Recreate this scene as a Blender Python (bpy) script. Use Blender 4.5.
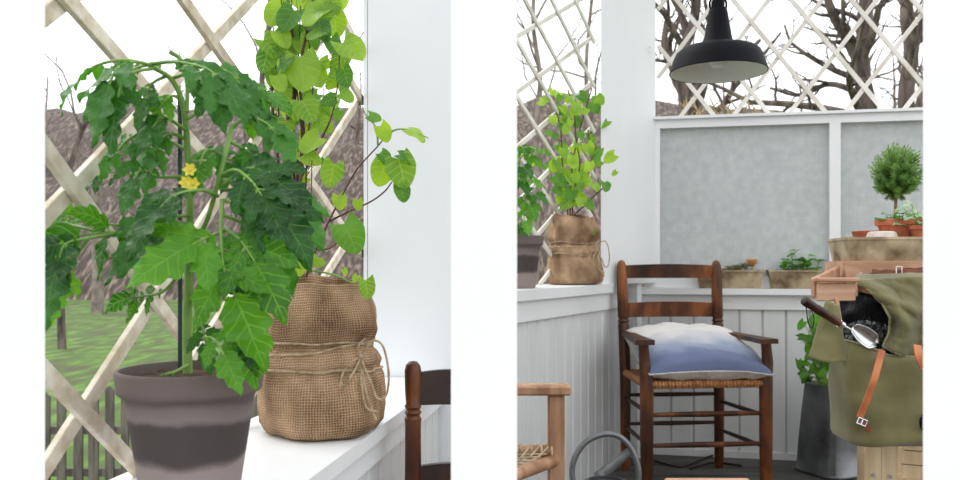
import bpy, math, random
from mathutils import Vector, Matrix, noise
PI = math.pi
C = bpy.context.scene.collection
for o in list(bpy.data.objects): bpy.data.objects.remove(o)
# ------------------------------------------------------------ camera, world, light
H, F, HOR = .85, 800.0, 265.0
cam = bpy.data.cameras.new('camera'); co = bpy.data.objects.new('camera', cam); C.objects.link(co)
co.location = (0, 0, H); co.rotation_euler = (PI/2, 0, 0)
cam.sensor_width = 36; cam.lens = 36*F/960; cam.shift_y = (HOR-240)/960; cam.clip_start = .05; cam.clip_end = 300
cam.dof.use_dof = True; cam.dof.focus_distance = 1.75; cam.dof.aperture_fstop = (cam.lens/1000)/.0042
bpy.context.scene.camera = co
vs = bpy.context.scene.view_settings
bpy.context.scene.display_settings.display_device = 'sRGB'
vs.view_transform = 'Standard'; vs.look = 'None'; vs.gamma = 1; vs.exposure = 0.0; vs.use_curve_mapping = False
w = bpy.data.worlds.new('world'); bpy.context.scene.world = w; w.use_nodes = True
nt = w.node_tree; nt.nodes.clear()
wo = nt.nodes.new('ShaderNodeOutputWorld'); bg = nt.nodes.new('ShaderNodeBackground')
tc = nt.nodes.new('ShaderNodeTexCoord'); sp = nt.nodes.new('ShaderNodeSeparateXYZ'); cr = nt.nodes.new('ShaderNodeValToRGB')
mp = nt.nodes.new('ShaderNodeMapRange'); mp.inputs[1].default_value = -1; mp.inputs[2].default_value = 1
nt.links.new(tc.outputs['Generated'], sp.inputs[0]); nt.links.new(sp.outputs[2], mp.inputs[0]); nt.links.new(mp.outputs[0], cr.inputs[0])
e = cr.color_ramp.elements; e[0].position = .40; e[0].color = (.14, .14, .12, 1); e[1].position = .52; e[1].color = (.96, .985, 1, 1)
nt.links.new(cr.outputs[0], bg.inputs[0]); bg.inputs[1].default_value = 1.8; nt.links.new(bg.outputs[0], wo.inputs[0])
sun = bpy.data.lights.new('sun', 'SUN'); sun.energy = 1.6; sun.angle = math.radians(35); sun.color = (1, .98, .95)
so = bpy.data.objects.new('sun', sun); C.objects.link(so); so.location = (-3, 4, 6)
so.rotation_euler = Vector((.62, -.35, -.75)).to_track_quat('-Z', 'Y').to_euler()

# ------------------------------------------------------------ helpers
def P(px, py, Y): return Vector(((px-480)*Y/F, Y, H-(py-HOR)*Y/F))
def V(*a): return Vector(a)
R = random.Random(7)

class MB:
    def __init__(s): s.v = []; s.f = []; s.m = []; s.uv = []; s.cm = 0
    def vert(s, p, uv=(0, 0)): s.v.append(Vector(p)); s.uv.append(uv); return len(s.v)-1
    def face(s, ids): s.f.append(list(ids)); s.m.append(s.cm)
    def prism(s, pts, z0, z1):
        n = len(pts)
        ar = sum(pts[i][0]*pts[(i+1) % n][1]-pts[(i+1) % n][0]*pts[i][1] for i in range(n))
        if ar < 0: pts = pts[::-1]
        a = [s.vert((p[0], p[1], z0)) for p in pts]; b = [s.vert((p[0], p[1], z1)) for p in pts]
        s.face(a[::-1]); s.face(b)
        for i in range(n): j = (i+1) % n; s.face([a[i], a[j], b[j], b[i]])
        return s
    def box(s, c, size, ax=None, bev=0.0):
        c = Vector(c)
        X, Y, Z = ax if ax else (V(1, 0, 0), V(0, 1, 0), V(0, 0, 1))
        hx, hy, hz = [q/2 for q in size]
        if bev <= 0:
            ids = [s.vert(c+X*hx*i+Y*hy*j+Z*hz*k) for k in (-1, 1) for j in (-1, 1) for i in (-1, 1)]
            for q in ((0, 2, 3, 1), (4, 5, 7, 6), (0, 1, 5, 4), (2, 6, 7, 3), (0, 4, 6, 2), (1, 3, 7, 5)): s.face([ids[t] for t in q])
            return s
        b = min(bev, hx*.9, hy*.9, hz*.9); d = {}
        for i in (-1, 1):
            for j in (-1, 1):
                for k in (-1, 1):
                    d[i, j, k] = (s.vert(c+X*hx*i+Y*(hy-b)*j+Z*(hz-b)*k), s.vert(c+X*(hx-b)*i+Y*hy*j+Z*(hz-b)*k), s.vert(c+X*(hx-b)*i+Y*(hy-b)*j+Z*hz*k))
        def q(l, flip): s.face(l[::-1] if flip else l)
        for i in (-1, 1):
            q([d[i, -1, -1][0], d[i, 1, -1][0], d[i, 1, 1][0], d[i, -1, 1][0]], i < 0)
            q([d[-1, i, -1][1], d[-1, i, 1][1], d[1, i, 1][1], d[1, i, -1][1]], i < 0)
            q([d[-1, -1, i][2], d[1, -1, i][2], d[1, 1, i][2], d[-1, 1, i][2]], i < 0)
        for i in (-1, 1):
            for j in (-1, 1):
                q([d[i, j, -1][0], d[i, j, -1][1], d[i, j, 1][1], d[i, j, 1][0]], i*j < 0)
                q([d[i, -1, j][0], d[i, -1, j][2], d[i, 1, j][2], d[i, 1, j][0]], i*j > 0) if False else q([d[i, -1, j][0], d[i, 1, j][0], d[i, 1, j][2], d[i, -1, j][2]], i*j < 0)
                q([d[-1, i, j][1], d[-1, i, j][2], d[1, i, j][2], d[1, i, j][1]], i*j < 0)
                for k in (-1, 1): q([d[i, j, k][0], d[i, j, k][1], d[i, j, k][2]], i*j*k < 0)
        return s
    def bar(s, a, b, wd, th, up=None, bev=0.0, ext=0):
        a = Vector(a); b = Vector(b); X = (b-a); L = X.length; X.normalize()
        up = Vector(up) if up else (V(0, 0, 1) if abs(X.z) < .9 else V(0, 1, 0))
        Y = up.cross(X).normalized(); Z = X.cross(Y)
        return s.box((a+b)/2, (L+ext, wd, th), (X, Y, Z), bev)
    def tube(s, pts, rad, n=8, cap=True, flat=None):
        pts = [Vector(p) for p in pts]; m = len(pts)
        if not hasattr(rad, '__len__'): rad = [rad]*m
        t0 = (pts[1]-pts[0]).normalized()
        a = V(0, 0, 1) if abs(t0.z) < .9 else V(1, 0, 0)
        N = t0.cross(a).normalized(); rings = []; L = 0
        for i in range(m):
            t = (pts[min(i+1, m-1)]-pts[max(i-1, 0)])
            if t.length < 1e-9: t = t0.copy()
            t.normalize(); N = (N-t*N.dot(t))
            if N.length < 1e-6: N = t.orthogonal()
            N.normalize(); B = t.cross(N)
            if i: L += (pts[i]-pts[i-1]).length
            rings.append([s.vert(pts[i]+(N*math.cos(2*PI*k/n)+B*math.sin(2*PI*k/n)*(flat or 1))*rad[i], (k/n, L)) for k in range(n)])
        for i in range(m-1):
            for k in range(n):
                j = (k+1) % n; s.face([rings[i][k], rings[i][j], rings[i+1][j], rings[i+1][k]])
        if cap: s.face(rings[0][::-1]); s.face(rings[-1])
        return s
    def lathe(s, c, prof, n=32, fn=None, close=False):
        c = Vector(c); rings = []
        for (r, z) in prof:
            if r < 1e-5: rings.append([s.vert(c+V(0, 0, z))]); continue
            ring = []
            for k in range(n):
                a = 2*PI*k/n; p = V(r*math.cos(a), r*math.sin(a), z)
                if fn: p = fn(p, a, r, z)
                ring.append(s.vert(c+p, (k/n, z)))
            rings.append(ring)
        for i in range(len(rings)-1):
            A, B = rings[i], rings[i+1]
            for k in range(n):
                j = (k+1) % n
                if len(A) == 1 and len(B) == 1: continue
                if len(A) == 1: s.face([A[0], B[j], B[k]])
                elif len(B) == 1: s.face([A[k], A[j], B[0]])
                else: s.face([A[k], A[j], B[j], B[k]])
        return s
    def grid(s, fn, nu, nv, flip=False):
        ids = [[s.vert(fn(i/nu, j/nv), (i/nu, j/nv)) for j in range(nv+1)] for i in range(nu+1)]
        for i in range(nu):
            for j in range(nv):
                q = [ids[i][j], ids[i+1][j], ids[i+1][j+1], ids[i][j+1]]; s.face(q[::-1] if flip else q)
        return s
    def build(s, name, mats, parent=None, smooth=True, origin=None, mods=None, sharp=40):
        if not isinstance(mats, (list, tuple)): mats = [mats]
        root = parent
        while root is not None and root.parent is not None: root = root.parent
        if root is not None: og = Vector(root.location)
        elif origin is not None: og = Vector(origin)
        else:
            mn = [min(v[i] for v in s.v) for i in range(3)]; mx = [max(v[i] for v in s.v) for i in range(3)]
            og = V((mn[0]+mx[0])/2, (mn[1]+mx[1])/2, mn[2])
        me = bpy.data.meshes.new(name); me.from_pydata([tuple(v-og) for v in s.v], [], s.f)
        uvl = me.uv_layers.new(name='uv')
        me.polygons.foreach_set('material_index', s.m)
        lv = [0]*len(me.loops); me.loops.foreach_get('vertex_index', lv)
        fl = []
        for i in lv: fl.extend(s.uv[i])
        uvl.data.foreach_set('uv', fl)
        for m in mats: me.materials.append(m)
        if smooth:
            me.polygons.foreach_set('use_smooth', [True]*len(me.polygons))
            me.set_sharp_from_angle(angle=math.radians(sharp))
        me.update()
        o = bpy.data.objects.new(name, me); C.objects.link(o)
        if parent is not None: o.parent = parent
        else: o.location = og
        for md in (mods or []):
            k = o.modifiers.new(md[0], md[0])
            for a, b in md[1].items(): setattr(k, a, b)
        return o

def tag(o, label=None, cat=None, group=None, kind=None):
    if label: o['label'] = label
    if cat: o['category'] = cat
    if group: o['group'] = group
    if kind: o['kind'] = kind
    return o
def thing(name, loc, label, cat, group=None):
    o = bpy.data.objects.new(name, None); C.objects.link(o); o.location = loc; o.empty_display_size = .05
    return tag(o, label, cat, group)
def spline(pts, n=6):
    pts = [Vector(p) for p in pts]; out = []
    q = [pts[0]*2-pts[1]]+pts+[pts[-1]*2-pts[-2]]
    for i in range(1, len(q)-2):
        for k in range(n):
            t = k/n; a, b, c, d = q[i-1:i+3]
            out.append(.5*((2*b)+(c-a)*t+(2*a-5*b+4*c-d)*t*t+(3*b-a-3*c+d)*t**3))
    out.append(pts[-1]); return out

# ------------------------------------------------------------ materials
def mat(name, c1, c2=None, scale=8, rough=.6, stretch=(1, 1, 1), bump=.0, bscale=None, metal=0, detail=4, pos=(.35, .65), spec=.5, c3=None, sub=0, sheen=0):
    m = bpy.data.materials.new(name); m.use_nodes = True; n = m.node_tree; N = n.nodes; L = n.links
    b = N['Principled BSDF']; b.inputs['Roughness'].default_value = rough; b.inputs['Metallic'].default_value = metal
    b.inputs['Specular IOR Level'].default_value = spec
    if sheen: b.inputs['Sheen Weight'].default_value = sheen
    t = N.new('ShaderNodeTexCoord'); mpn = N.new('ShaderNodeMapping'); mpn.inputs['Scale'].default_value = stretch
    L.new(t.outputs['Object'], mpn.inputs[0])
    nz = N.new('ShaderNodeTexNoise'); nz.inputs['Scale'].default_value = scale; nz.inputs['Detail'].default_value = detail
    L.new(mpn.outputs[0], nz.inputs['Vector'])
    r = N.new('ShaderNodeValToRGB'); r.color_ramp.elements[0].position = pos[0]; r.color_ramp.elements[1].position = pos[1]
    c2 = c2 or c1
    r.color_ramp.elements[0].color = (*c1, 1); r.color_ramp.elements[1].color = (*c2, 1)
    if c3: q = r.color_ramp.elements.new((pos[0]+pos[1])/2); q.color = (*c3, 1)
    L.new(nz.outputs['Fac'], r.inputs[0]); L.new(r.outputs[0], b.inputs['Base Color'])
    if bump:
        nb = N.new('ShaderNodeTexNoise'); nb.inputs['Scale'].default_value = bscale or scale*3; nb.inputs['Detail'].default_value = 3
        L.new(mpn.outputs[0], nb.inputs['Vector'])
        bp = N.new('ShaderNodeBump'); bp.inputs['Strength'].default_value = bump; bp.inputs['Distance'].default_value = .005
        L.new(nb.outputs['Fac'], bp.inputs['Height']); L.new(bp.outputs[0], b.inputs['Normal'])
    return m
def lin(r, g, b): return tuple(((x/255)/12.92 if x/255 <= .04045 else ((x/255+.055)/1.055)**2.4) for x in (r, g, b))

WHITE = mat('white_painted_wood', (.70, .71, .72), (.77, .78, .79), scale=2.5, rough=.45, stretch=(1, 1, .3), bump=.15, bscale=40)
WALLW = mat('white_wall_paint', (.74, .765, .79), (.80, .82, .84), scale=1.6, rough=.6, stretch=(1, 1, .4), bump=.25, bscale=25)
MARGINW = mat('margin_white', (.93, .93, .93), (.96, .96, .96), scale=3, rough=.9, spec=.1)
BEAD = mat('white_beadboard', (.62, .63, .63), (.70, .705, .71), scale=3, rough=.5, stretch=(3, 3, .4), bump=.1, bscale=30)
def frost():
    m = bpy.data.materials.new('frosted_glass'); m.use_nodes = True; n = m.node_tree; N = n.nodes; L = n.links; N.clear()
    o = N.new('ShaderNodeOutputMaterial'); d = N.new('ShaderNodeBsdfDiffuse'); tr = N.new('ShaderNodeBsdfTranslucent'); gl = N.new('ShaderNodeBsdfGlossy')
    tc = N.new('ShaderNodeTexCoord'); sx = N.new('ShaderNodeSeparateXYZ'); L.new(tc.outputs['Object'], sx.inputs[0])
    def wave(out, f):
        a = N.new('ShaderNodeMath'); a.operation = 'MULTIPLY'; a.inputs[1].default_value = f; L.new(out, a.inputs[0])
        b = N.new('ShaderNodeMath'); b.operation = 'SINE'; L.new(a.outputs[0], b.inputs[0]); return b.outputs[0]
    mx = N.new('ShaderNodeMath'); mx.operation = 'MAXIMUM'; L.new(wave(sx.outputs[0], 760), mx.inputs[0]); L.new(wave(sx.outputs[2], 760), mx.inputs[1])
    nz = N.new('ShaderNodeTexNoise'); nz.inputs['Scale'].default_value = 30; nz.inputs['Detail'].default_value = 6; L.new(tc.outputs['Object'], nz.inputs['Vector'])
    ad = N.new('ShaderNodeMath'); ad.operation = 'MULTIPLY_ADD'; ad.inputs[1].default_value = .13; L.new(mx.outputs[0], ad.inputs[0]); L.new(nz.outputs['Fac'], ad.inputs[2])
    r = N.new('ShaderNodeValToRGB'); r.color_ramp.elements[0].position = .2; r.color_ramp.elements[1].position = .9
    r.color_ramp.elements[0].color = (.56, .585, .60, 1); r.color_ramp.elements[1].color = (.76, .78, .79, 1)
    L.new(ad.outputs[0], r.inputs[0]); L.new(r.outputs[0], d.inputs[0]); L.new(r.outputs[0], tr.inputs[0])
    bp = N.new('ShaderNodeBump'); bp.inputs['Strength'].default_value = .4; bp.inputs['Distance'].default_value = .003; L.new(mx.outputs[0], bp.inputs['Height'])
    for q in (d, tr, gl): L.new(bp.outputs[0], q.inputs['Normal'])
    gl.inputs['Roughness'].default_value = .3
    a = N.new('ShaderNodeMixShader'); a.inputs[0].default_value = .6; L.new(d.outputs[0], a.inputs[1]); L.new(tr.outputs[0], a.inputs[2])
    b = N.new('ShaderNodeMixShader'); b.inputs[0].default_value = .06; L.new(a.outputs[0], b.inputs[1]); L.new(gl.outputs[0], b.inputs[2])
    L.new(b.outputs[0], o.inputs[0]); return m
GLASS = frost()
TREL = mat('weathered_trellis_wood', lin(196, 180, 156), lin(232, 224, 210), scale=7, rough=.75, stretch=(1, 4, 4), bump=.3, bscale=60)
TRELW = mat('cream_painted_trellis', lin(205, 198, 188), lin(228, 224, 218), scale=8, rough=.7)
DARKW = mat('dark_varnished_wood', lin(32, 15, 8), lin(140, 82, 42), scale=11, rough=.36, stretch=(1, 1, .35), bump=.15, pos=(.34, .70), c3=lin(76, 40, 20), spec=.35, detail=6)
BLACKW = mat('near_black_wood', lin(24, 13, 9), lin(64, 36, 22), scale=10, rough=.3, stretch=(1, 1, .25))
PINE = mat('pale_pine', lin(196, 168, 128), lin(222, 200, 166), scale=7, rough=.6, stretch=(5, 5, .5), bump=.1)
BEECH = mat('pinkish_beech', lin(164, 122, 94), lin(200, 160, 132), scale=7, rough=.55, stretch=(.6, 5, 5), bump=.08)
LTW = mat('light_brown_wood', lin(132, 92, 64), lin(190, 150, 118), scale=8, rough=.5, stretch=(3, 3, .5), bump=.1)
BLACK = mat('black_enamel', (.006, .006, .008), (.009, .009, .012), rough=.5, spec=.06)
LAMPIN = mat('cream_enamel', (.78, .79, .75), (.76, .77, .72), rough=.4)
GALV = mat('galvanised_metal', lin(78, 80, 82), lin(138, 140, 142), scale=7, rough=.45, metal=.75, detail=8, bump=.1, pos=(.3, .7))
TIN = mat('weathered_tin', lin(104, 84, 58), lin(190, 172, 142), scale=12, rough=.5, metal=.25, detail=8, bump=.15, pos=(.35, .62))
TERRA = mat('terracotta', lin(176, 92, 62), lin(205, 124, 92), scale=14, rough=.85)
CHALK = mat('chalky_clay', lin(190, 178, 168), lin(222, 212, 204), scale=20, rough=.9)
SOIL = mat('potting_soil', lin(30, 20, 14), lin(86, 60, 42), scale=90, rough=1, bump=1, bscale=120)
CANVAS = mat('olive_canvas', lin(76, 72, 40), lin(124, 118, 76), scale=5, rough=.85, detail=6, bump=.35, bscale=14, pos=(.3, .7), sheen=.2)
CANVASL = mat('pale_canvas_edge', lin(120, 116, 84), lin(150, 146, 112), scale=5, rough=.85)
LEATHER = mat('tan_leather', lin(168, 92, 52), lin(200, 124, 78), scale=18, rough=.5, bump=.2)
LEATHD = mat('brown_leather', lin(92, 46, 26), lin(140, 78, 48), scale=18, rough=.45, bump=.2)
STEEL = mat('polished_steel', (.6, .6, .6), (.75, .75, .76), rough=.22, metal=1)
LINER = mat('black_nylon', (.008, .008, .009), (.02, .02, .024), rough=.35, scale=30, bump=.6)
BARK = mat('grey_bark', lin(62, 52, 50), lin(128, 114, 108), scale=5, rough=.95, stretch=(2, 2, .5), bump=.4)
BARKP = mat('pale_bark', lin(110, 98, 92), lin(158, 146, 138), scale=4, rough=.95)
TWINE = mat('jute_twine', lin(150, 128, 100), lin(188, 168, 140), scale=80, rough=.95)
CANE = mat('woven_cane', lin(140, 88, 50), lin(184, 130, 84), scale=60, rough=.6)
STEMG = mat('green_stem', lin(92, 132, 52), lin(132, 170, 80), scale=20, rough=.5)
STEMR = mat('red_brown_vine_stem', lin(62, 32, 26), lin(104, 62, 48), scale=20, rough=.6)
STAKE = mat('dark_green_stake', lin(12, 48, 38), lin(16, 60, 46), rough=.4)
FLOOR = mat('weathered_floor', lin(48, 48, 46), lin(92, 90, 86), scale=5, rough=.8, stretch=(.4, 4, 1), bump=.3)
GREYROPE = mat('grey_wood', lin(84, 78, 72), lin(122, 114, 106), scale=9, rough=.9, stretch=(4, 4, .5))

def leafmat(name, ca, cb, vein, trans=.4, vf=6.0):
    m = bpy.data.materials.new(name); m.use_nodes = True; n = m.node_tree; N = n.nodes; L = n.links
    b = N['Principled BSDF']; o = N['Material Output']; b.inputs['Roughness'].default_value = .42; b.inputs['Specular IOR Level'].default_value = .4
    def M(op, a, c=None, d=None):
        k = N.new('ShaderNodeMath'); k.operation = op
        for i, x in enumerate((a, c, d)):
            if x is None: continue
            if isinstance(x, (int, float)): k.inputs[i].default_value = x
            else: L.new(x, k.inputs[i])
        return k.outputs[0]
    uv = N.new('ShaderNodeUVMap'); s = N.new('ShaderNodeSeparateXYZ'); L.new(uv.outputs[0], s.inputs[0])
    au = M('ABSOLUTE', M('MULTIPLY_ADD', s.outputs[0], 2, -1))
    ph = M('FRACT', M('MULTIPLY_ADD', s.outputs[1], vf, M('MULTIPLY', au, -1.6)))
    d = M('ABSOLUTE', M('SUBTRACT', ph, .5))           # .5 at vein
    v1 = M('SMOOTH_MIN', M('MULTIPLY', M('SUBTRACT', .5, d), 9), 1, .1)
    v2 = M('MINIMUM', M('MULTIPLY', au, 14), 1)
    v = M('MINIMUM', v1, v2)
    t = N.new('ShaderNodeTexCoord'); nz = N.new('ShaderNodeTexNoise'); nz.inputs['Scale'].default_value = 14; nz.inputs['Detail'].default_value = 3; L.new(t.outputs['Object'], nz.inputs['Vector'])
    oi = N.new('ShaderNodeObjectInfo')
    k = M('ADD', M('MULTIPLY', nz.outputs['Fac'], .9), M('MULTIPLY', oi.outputs['Random'], .5))
    r = N.new('ShaderNodeValToRGB'); r.color_ramp.elements[0].position = .3; r.color_ramp.elements[1].position = .95
    r.color_ramp.elements[0].color = (*ca, 1); r.color_ramp.elements[1].color = (*cb, 1); L.new(k, r.inputs[0])
    mx = N.new('ShaderNodeMix'); mx.data_type = 'RGBA'; L.new(v, mx.inputs[0]); mx.inputs[6].default_value = (*vein, 1); L.new(r.outputs[0], mx.inputs[7])
    L.new(mx.outputs[2], b.inputs['Base Color'])
    nb = N.new('ShaderNodeTexNoise'); nb.inputs['Scale'].default_value = 110; L.new(t.outputs['Object'], nb.inputs['Vector'])
    bp = N.new('ShaderNodeBump'); bp.inputs['Strength'].default_value = .5; bp.inputs['Distance'].default_value = .003
    L.new(M('ADD', M('MULTIPLY', v, .6), nb.outputs['Fac']), bp.inputs['Height']); L.new(bp.outputs[0], b.inputs['Normal'])
    tr = N.new('ShaderNodeBsdfTranslucent'); hs = N.new('ShaderNodeHueSaturation'); hs.inputs['Saturation'].default_value = 1.15; hs.inputs['Value'].default_value = 2.2; hs.inputs['Hue'].default_value = .485
    L.new(mx.outputs[2], hs.inputs['Color']); L.new(hs.outputs[0], tr.inputs[0])
    ms = N.new('ShaderNodeMixShader'); ms.inputs[0].default_value = trans; L.new(b.outputs[0], ms.inputs[1]); L.new(tr.outputs[0], ms.inputs[2]); L.new(ms.outputs[0], o.inputs[0])
    return m
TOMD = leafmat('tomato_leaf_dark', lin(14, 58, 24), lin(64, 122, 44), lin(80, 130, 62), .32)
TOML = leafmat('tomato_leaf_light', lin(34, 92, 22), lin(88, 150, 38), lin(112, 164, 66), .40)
VINE = leafmat('vine_leaf', lin(72, 122, 34), lin(148, 182, 68), lin(140, 176, 84), .38, 5)
VINED = leafmat('vine_leaf_deep', lin(48, 98, 34), lin(94, 144, 48), lin(104, 150, 66), .34, 5)
IVY = leafmat('ivy_leaf', lin(32, 74, 24), lin(78, 128, 44), lin(110, 150, 76), .3, 4)
HERB = leafmat('herb_leaf', lin(78, 116, 50), lin(120, 158, 80), lin(120, 158, 80), .3, 4)
SAGE = leafmat('pale_sage_leaf', lin(140, 164, 128), lin(176, 196, 164), lin(190, 206, 180), .3, 4)
SUCC = leafmat('orange_succulent_leaf', lin(176, 120, 66), lin(214, 170, 110), lin(190, 150, 90), .2, 4)
SUCG = leafmat('grey_green_succulent_leaf', lin(104, 110, 78), lin(150, 150, 112), lin(140, 140, 100), .1, 4)
YEL = leafmat('yellow_petal', lin(226, 212, 70), lin(236, 224, 100), lin(240, 226, 110), .1, 4)

def burlap():
    m = bpy.data.materials.new('burlap'); m.use_nodes = True; n = m.node_tree; N = n.nodes; L = n.links; b = N['Principled BSDF']
    b.inputs['Roughness'].default_value = .95; b.inputs['Specular IOR Level'].default_value = .1
    uv = N.new('ShaderNodeUVMap'); s = N.new('ShaderNodeSeparateXYZ')
    nz = N.new('ShaderNodeTexNoise'); nz.inputs['Scale'].default_value = 30; L.new(uv.outputs[0], nz.inputs['Vector'])
    ad = N.new('ShaderNodeVectorMath'); ad.operation = 'MULTIPLY_ADD'; ad.inputs[1].default_value = (.009, .006, 0); L.new(nz.outputs['Color'], ad.inputs[0]); L.new(uv.outputs[0], ad.inputs[2]); L.new(ad.outputs[0], s.inputs[0])
    def wv(o, f):
        a = N.new('ShaderNodeMath'); a.operation = 'MULTIPLY'; a.inputs[1].default_value = f; L.new(o, a.inputs[0])
        c = N.new('ShaderNodeMath'); c.operation = 'SINE'; L.new(a.outputs[0], c.inputs[0]); return c.outputs[0]
    mx = N.new('ShaderNodeMath'); mx.operation = 'MAXIMUM'; L.new(wv(s.outputs[0], 2*PI*150), mx.inputs[0]); L.new(wv(s.outputs[1], 2*PI*210), mx.inputs[1])
    n2 = N.new('ShaderNodeTexNoise'); n2.inputs['Scale'].default_value = 12; n2.inputs['Detail'].default_value = 6; L.new(uv.outputs[0], n2.inputs['Vector'])
    k = N.new('ShaderNodeMath'); k.operation = 'MULTIPLY_ADD'; k.inputs[1].default_value = .17; L.new(mx.outputs[0], k.inputs[0]); L.new(n2.outputs['Fac'], k.inputs[2])
    r = N.new('ShaderNodeValToRGB'); r.color_ramp.elements[0].position = .25; r.color_ramp.elements[1].position = .85
    r.color_ramp.elements[0].color = (*lin(82, 56, 37), 1); r.color_ramp.elements[1].color = (*lin(206, 172, 138), 1)
    L.new(k.outputs[0], r.inputs[0]); L.new(r.outputs[0], b.inputs['Base Color'])
    bp = N.new('ShaderNodeBump'); bp.inputs['Strength'].default_value = .7; bp.inputs['Distance'].default_value = .002; L.new(mx.outputs[0], bp.inputs['Height']); L.new(bp.outputs[0], b.inputs['Normal'])
    return m
BURLAP = burlap()
def potmat():
    m = mat('mottled_grey_clay', lin(92, 80, 78), lin(124, 110, 106), scale=10, rough=.8, detail=6); n = m.node_tree; N = n.nodes; L = n.links
    b = N['Principled BSDF']; t = N.new('ShaderNodeTexCoord'); s = N.new('ShaderNodeSeparateXYZ'); L.new(t.outputs['Object'], s.inputs[0])
    nz = N.new('ShaderNodeTexNoise'); nz.inputs['Scale'].default_value = 7; nz.inputs['Detail'].default_value = 5; L.new(t.outputs['Object'], nz.inputs['Vector'])
    k = N.new('ShaderNodeMath'); k.operation = 'MULTIPLY_ADD'; k.inputs[1].default_value = .05; L.new(nz.outputs['Fac'], k.inputs[0]); L.new(s.outputs[2], k.inputs[2])
    r = N.new('ShaderNodeValToRGB'); r.color_ramp.elements.remove(r.color_ramp.elements[1])
    for i, (p, c) in enumerate(((0, (140, 126, 122)), (.078, (146, 132, 128)), (.088, (56, 47, 48)), (.132, (64, 54, 54)), (.139, (132, 121, 121)), (.155, (120, 108, 108)), (.163, (88, 76, 74)), (.178, (108, 94, 90)), (.2, (100, 87, 84)))):
        q = r.color_ramp.elements[0] if i == 0 else r.color_ramp.elements.new(p); q.position = p; q.color = (*lin(*c), 1)
    L.new(k.outputs[0], r.inputs[0])
    old = b.inputs['Base Color'].links[0].from_socket
    mx = N.new('ShaderNodeMix'); mx.data_type = 'RGBA'; mx.inputs[0].default_value = .85; L.new(old, mx.inputs[6]); L.new(r.outputs[0], mx.inputs[7]); L.new(mx.outputs[2], b.inputs['Base Color'])
    return m
POT = potmat()
def cushmat():
    m = mat('blue_dyed_linen', lin(100, 120, 158), lin(128, 146, 178), scale=40, rough=.9, sheen=.2, bump=.4, bscale=22); n = m.node_tree; N = n.nodes; L = n.links; b = N['Principled BSDF']
    uv = N.new('ShaderNodeUVMap'); s = N.new('ShaderNodeSeparateXYZ'); L.new(uv.outputs[0], s.inputs[0])
    nz = N.new('ShaderNodeTexNoise'); nz.inputs['Scale'].default_value = 4; nz.inputs['Detail'].default_value = 5; L.new(uv.outputs[0], nz.inputs['Vector'])
    k = N.new('ShaderNodeMath'); k.operation = 'MULTIPLY_ADD'; k.inputs[1].default_value = .35; L.new(nz.outputs['Fac'], k.inputs[0]); L.new(s.outputs[1], k.inputs[2])
    r = N.new('ShaderNodeValToRGB'); r.color_ramp.elements[0].position = .30; r.color_ramp.elements[0].color = (*lin(96, 108, 140), 1); r.color_ramp.elements[1].position = .85; r.color_ramp.elements[1].color = (*lin(214, 210, 206), 1)
    q = r.color_ramp.elements.new(.5); q.color = (*lin(142, 152, 174), 1)
    L.new(k.outputs[0], r.inputs[0]); L.new(r.outputs[0], b.inputs['Base Color']); return m
CUSH = cushmat(); LINEN = mat('grey_linen', lin(190, 180, 174), lin(212, 204, 198), scale=30, rough=.95, bump=.3)

def gmat():
    m = mat('spring_grass', lin(78, 72, 50), lin(96, 128, 50), scale=4.5, rough=.95, stretch=(1, .3, 1), detail=10, c3=lin(72, 100, 36), bump=.5, bscale=9)
    return m
GRASS = gmat()
HILL = mat('bare_wood_hillside', lin(58, 52, 48), lin(144, 130, 120), scale=5, rough=1, stretch=(1.5, .35, .35), detail=12, c3=lin(84, 72, 66), pos=(.3, .7))
DRY = mat('dry_yellow_bushes', lin(128, 112, 84), lin(176, 156, 114), scale=6, rough=1)

# ------------------------------------------------------------ setting
def struct(name, mb, m, smooth=False, label=None):
    o = mb.build(name, m, smooth=smooth); o['kind'] = 'structure'; return o
def WL(y): return .493+(y-3.285)*.53            # right bay, left wall inner line
LW = (V(.53, 1, 0)).normalized(); LN = V(-LW.y, LW.x, 0)     # along, outward
def BW(t): return V(.675+1.2*t, 3.62-.235*t, 0)  # back wall
BD = V(1.2, -.235, 0).normalized(); BN = V(-BD.y, BD.x, 0)   # outward (+y)
def LE(y): return -.268+(y-1.19)*.149            # left ledge inner edge
def LT(y): return -.345+(y-2.3)*.16              # left trellis line

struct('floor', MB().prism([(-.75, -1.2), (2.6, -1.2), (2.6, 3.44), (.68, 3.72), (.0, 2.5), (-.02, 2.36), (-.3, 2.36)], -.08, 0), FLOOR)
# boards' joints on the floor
# three white piers standing in for the blank margins around the two views
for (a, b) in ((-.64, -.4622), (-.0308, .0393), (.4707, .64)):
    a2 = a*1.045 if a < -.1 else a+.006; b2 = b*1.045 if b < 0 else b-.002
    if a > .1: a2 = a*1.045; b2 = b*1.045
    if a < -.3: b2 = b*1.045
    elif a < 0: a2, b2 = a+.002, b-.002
    struct('margin_pier', MB().prism([(a, .85), (b, .85), (b2, .885), (a2, .885)], -.08, 2.3), MARGINW)
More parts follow.
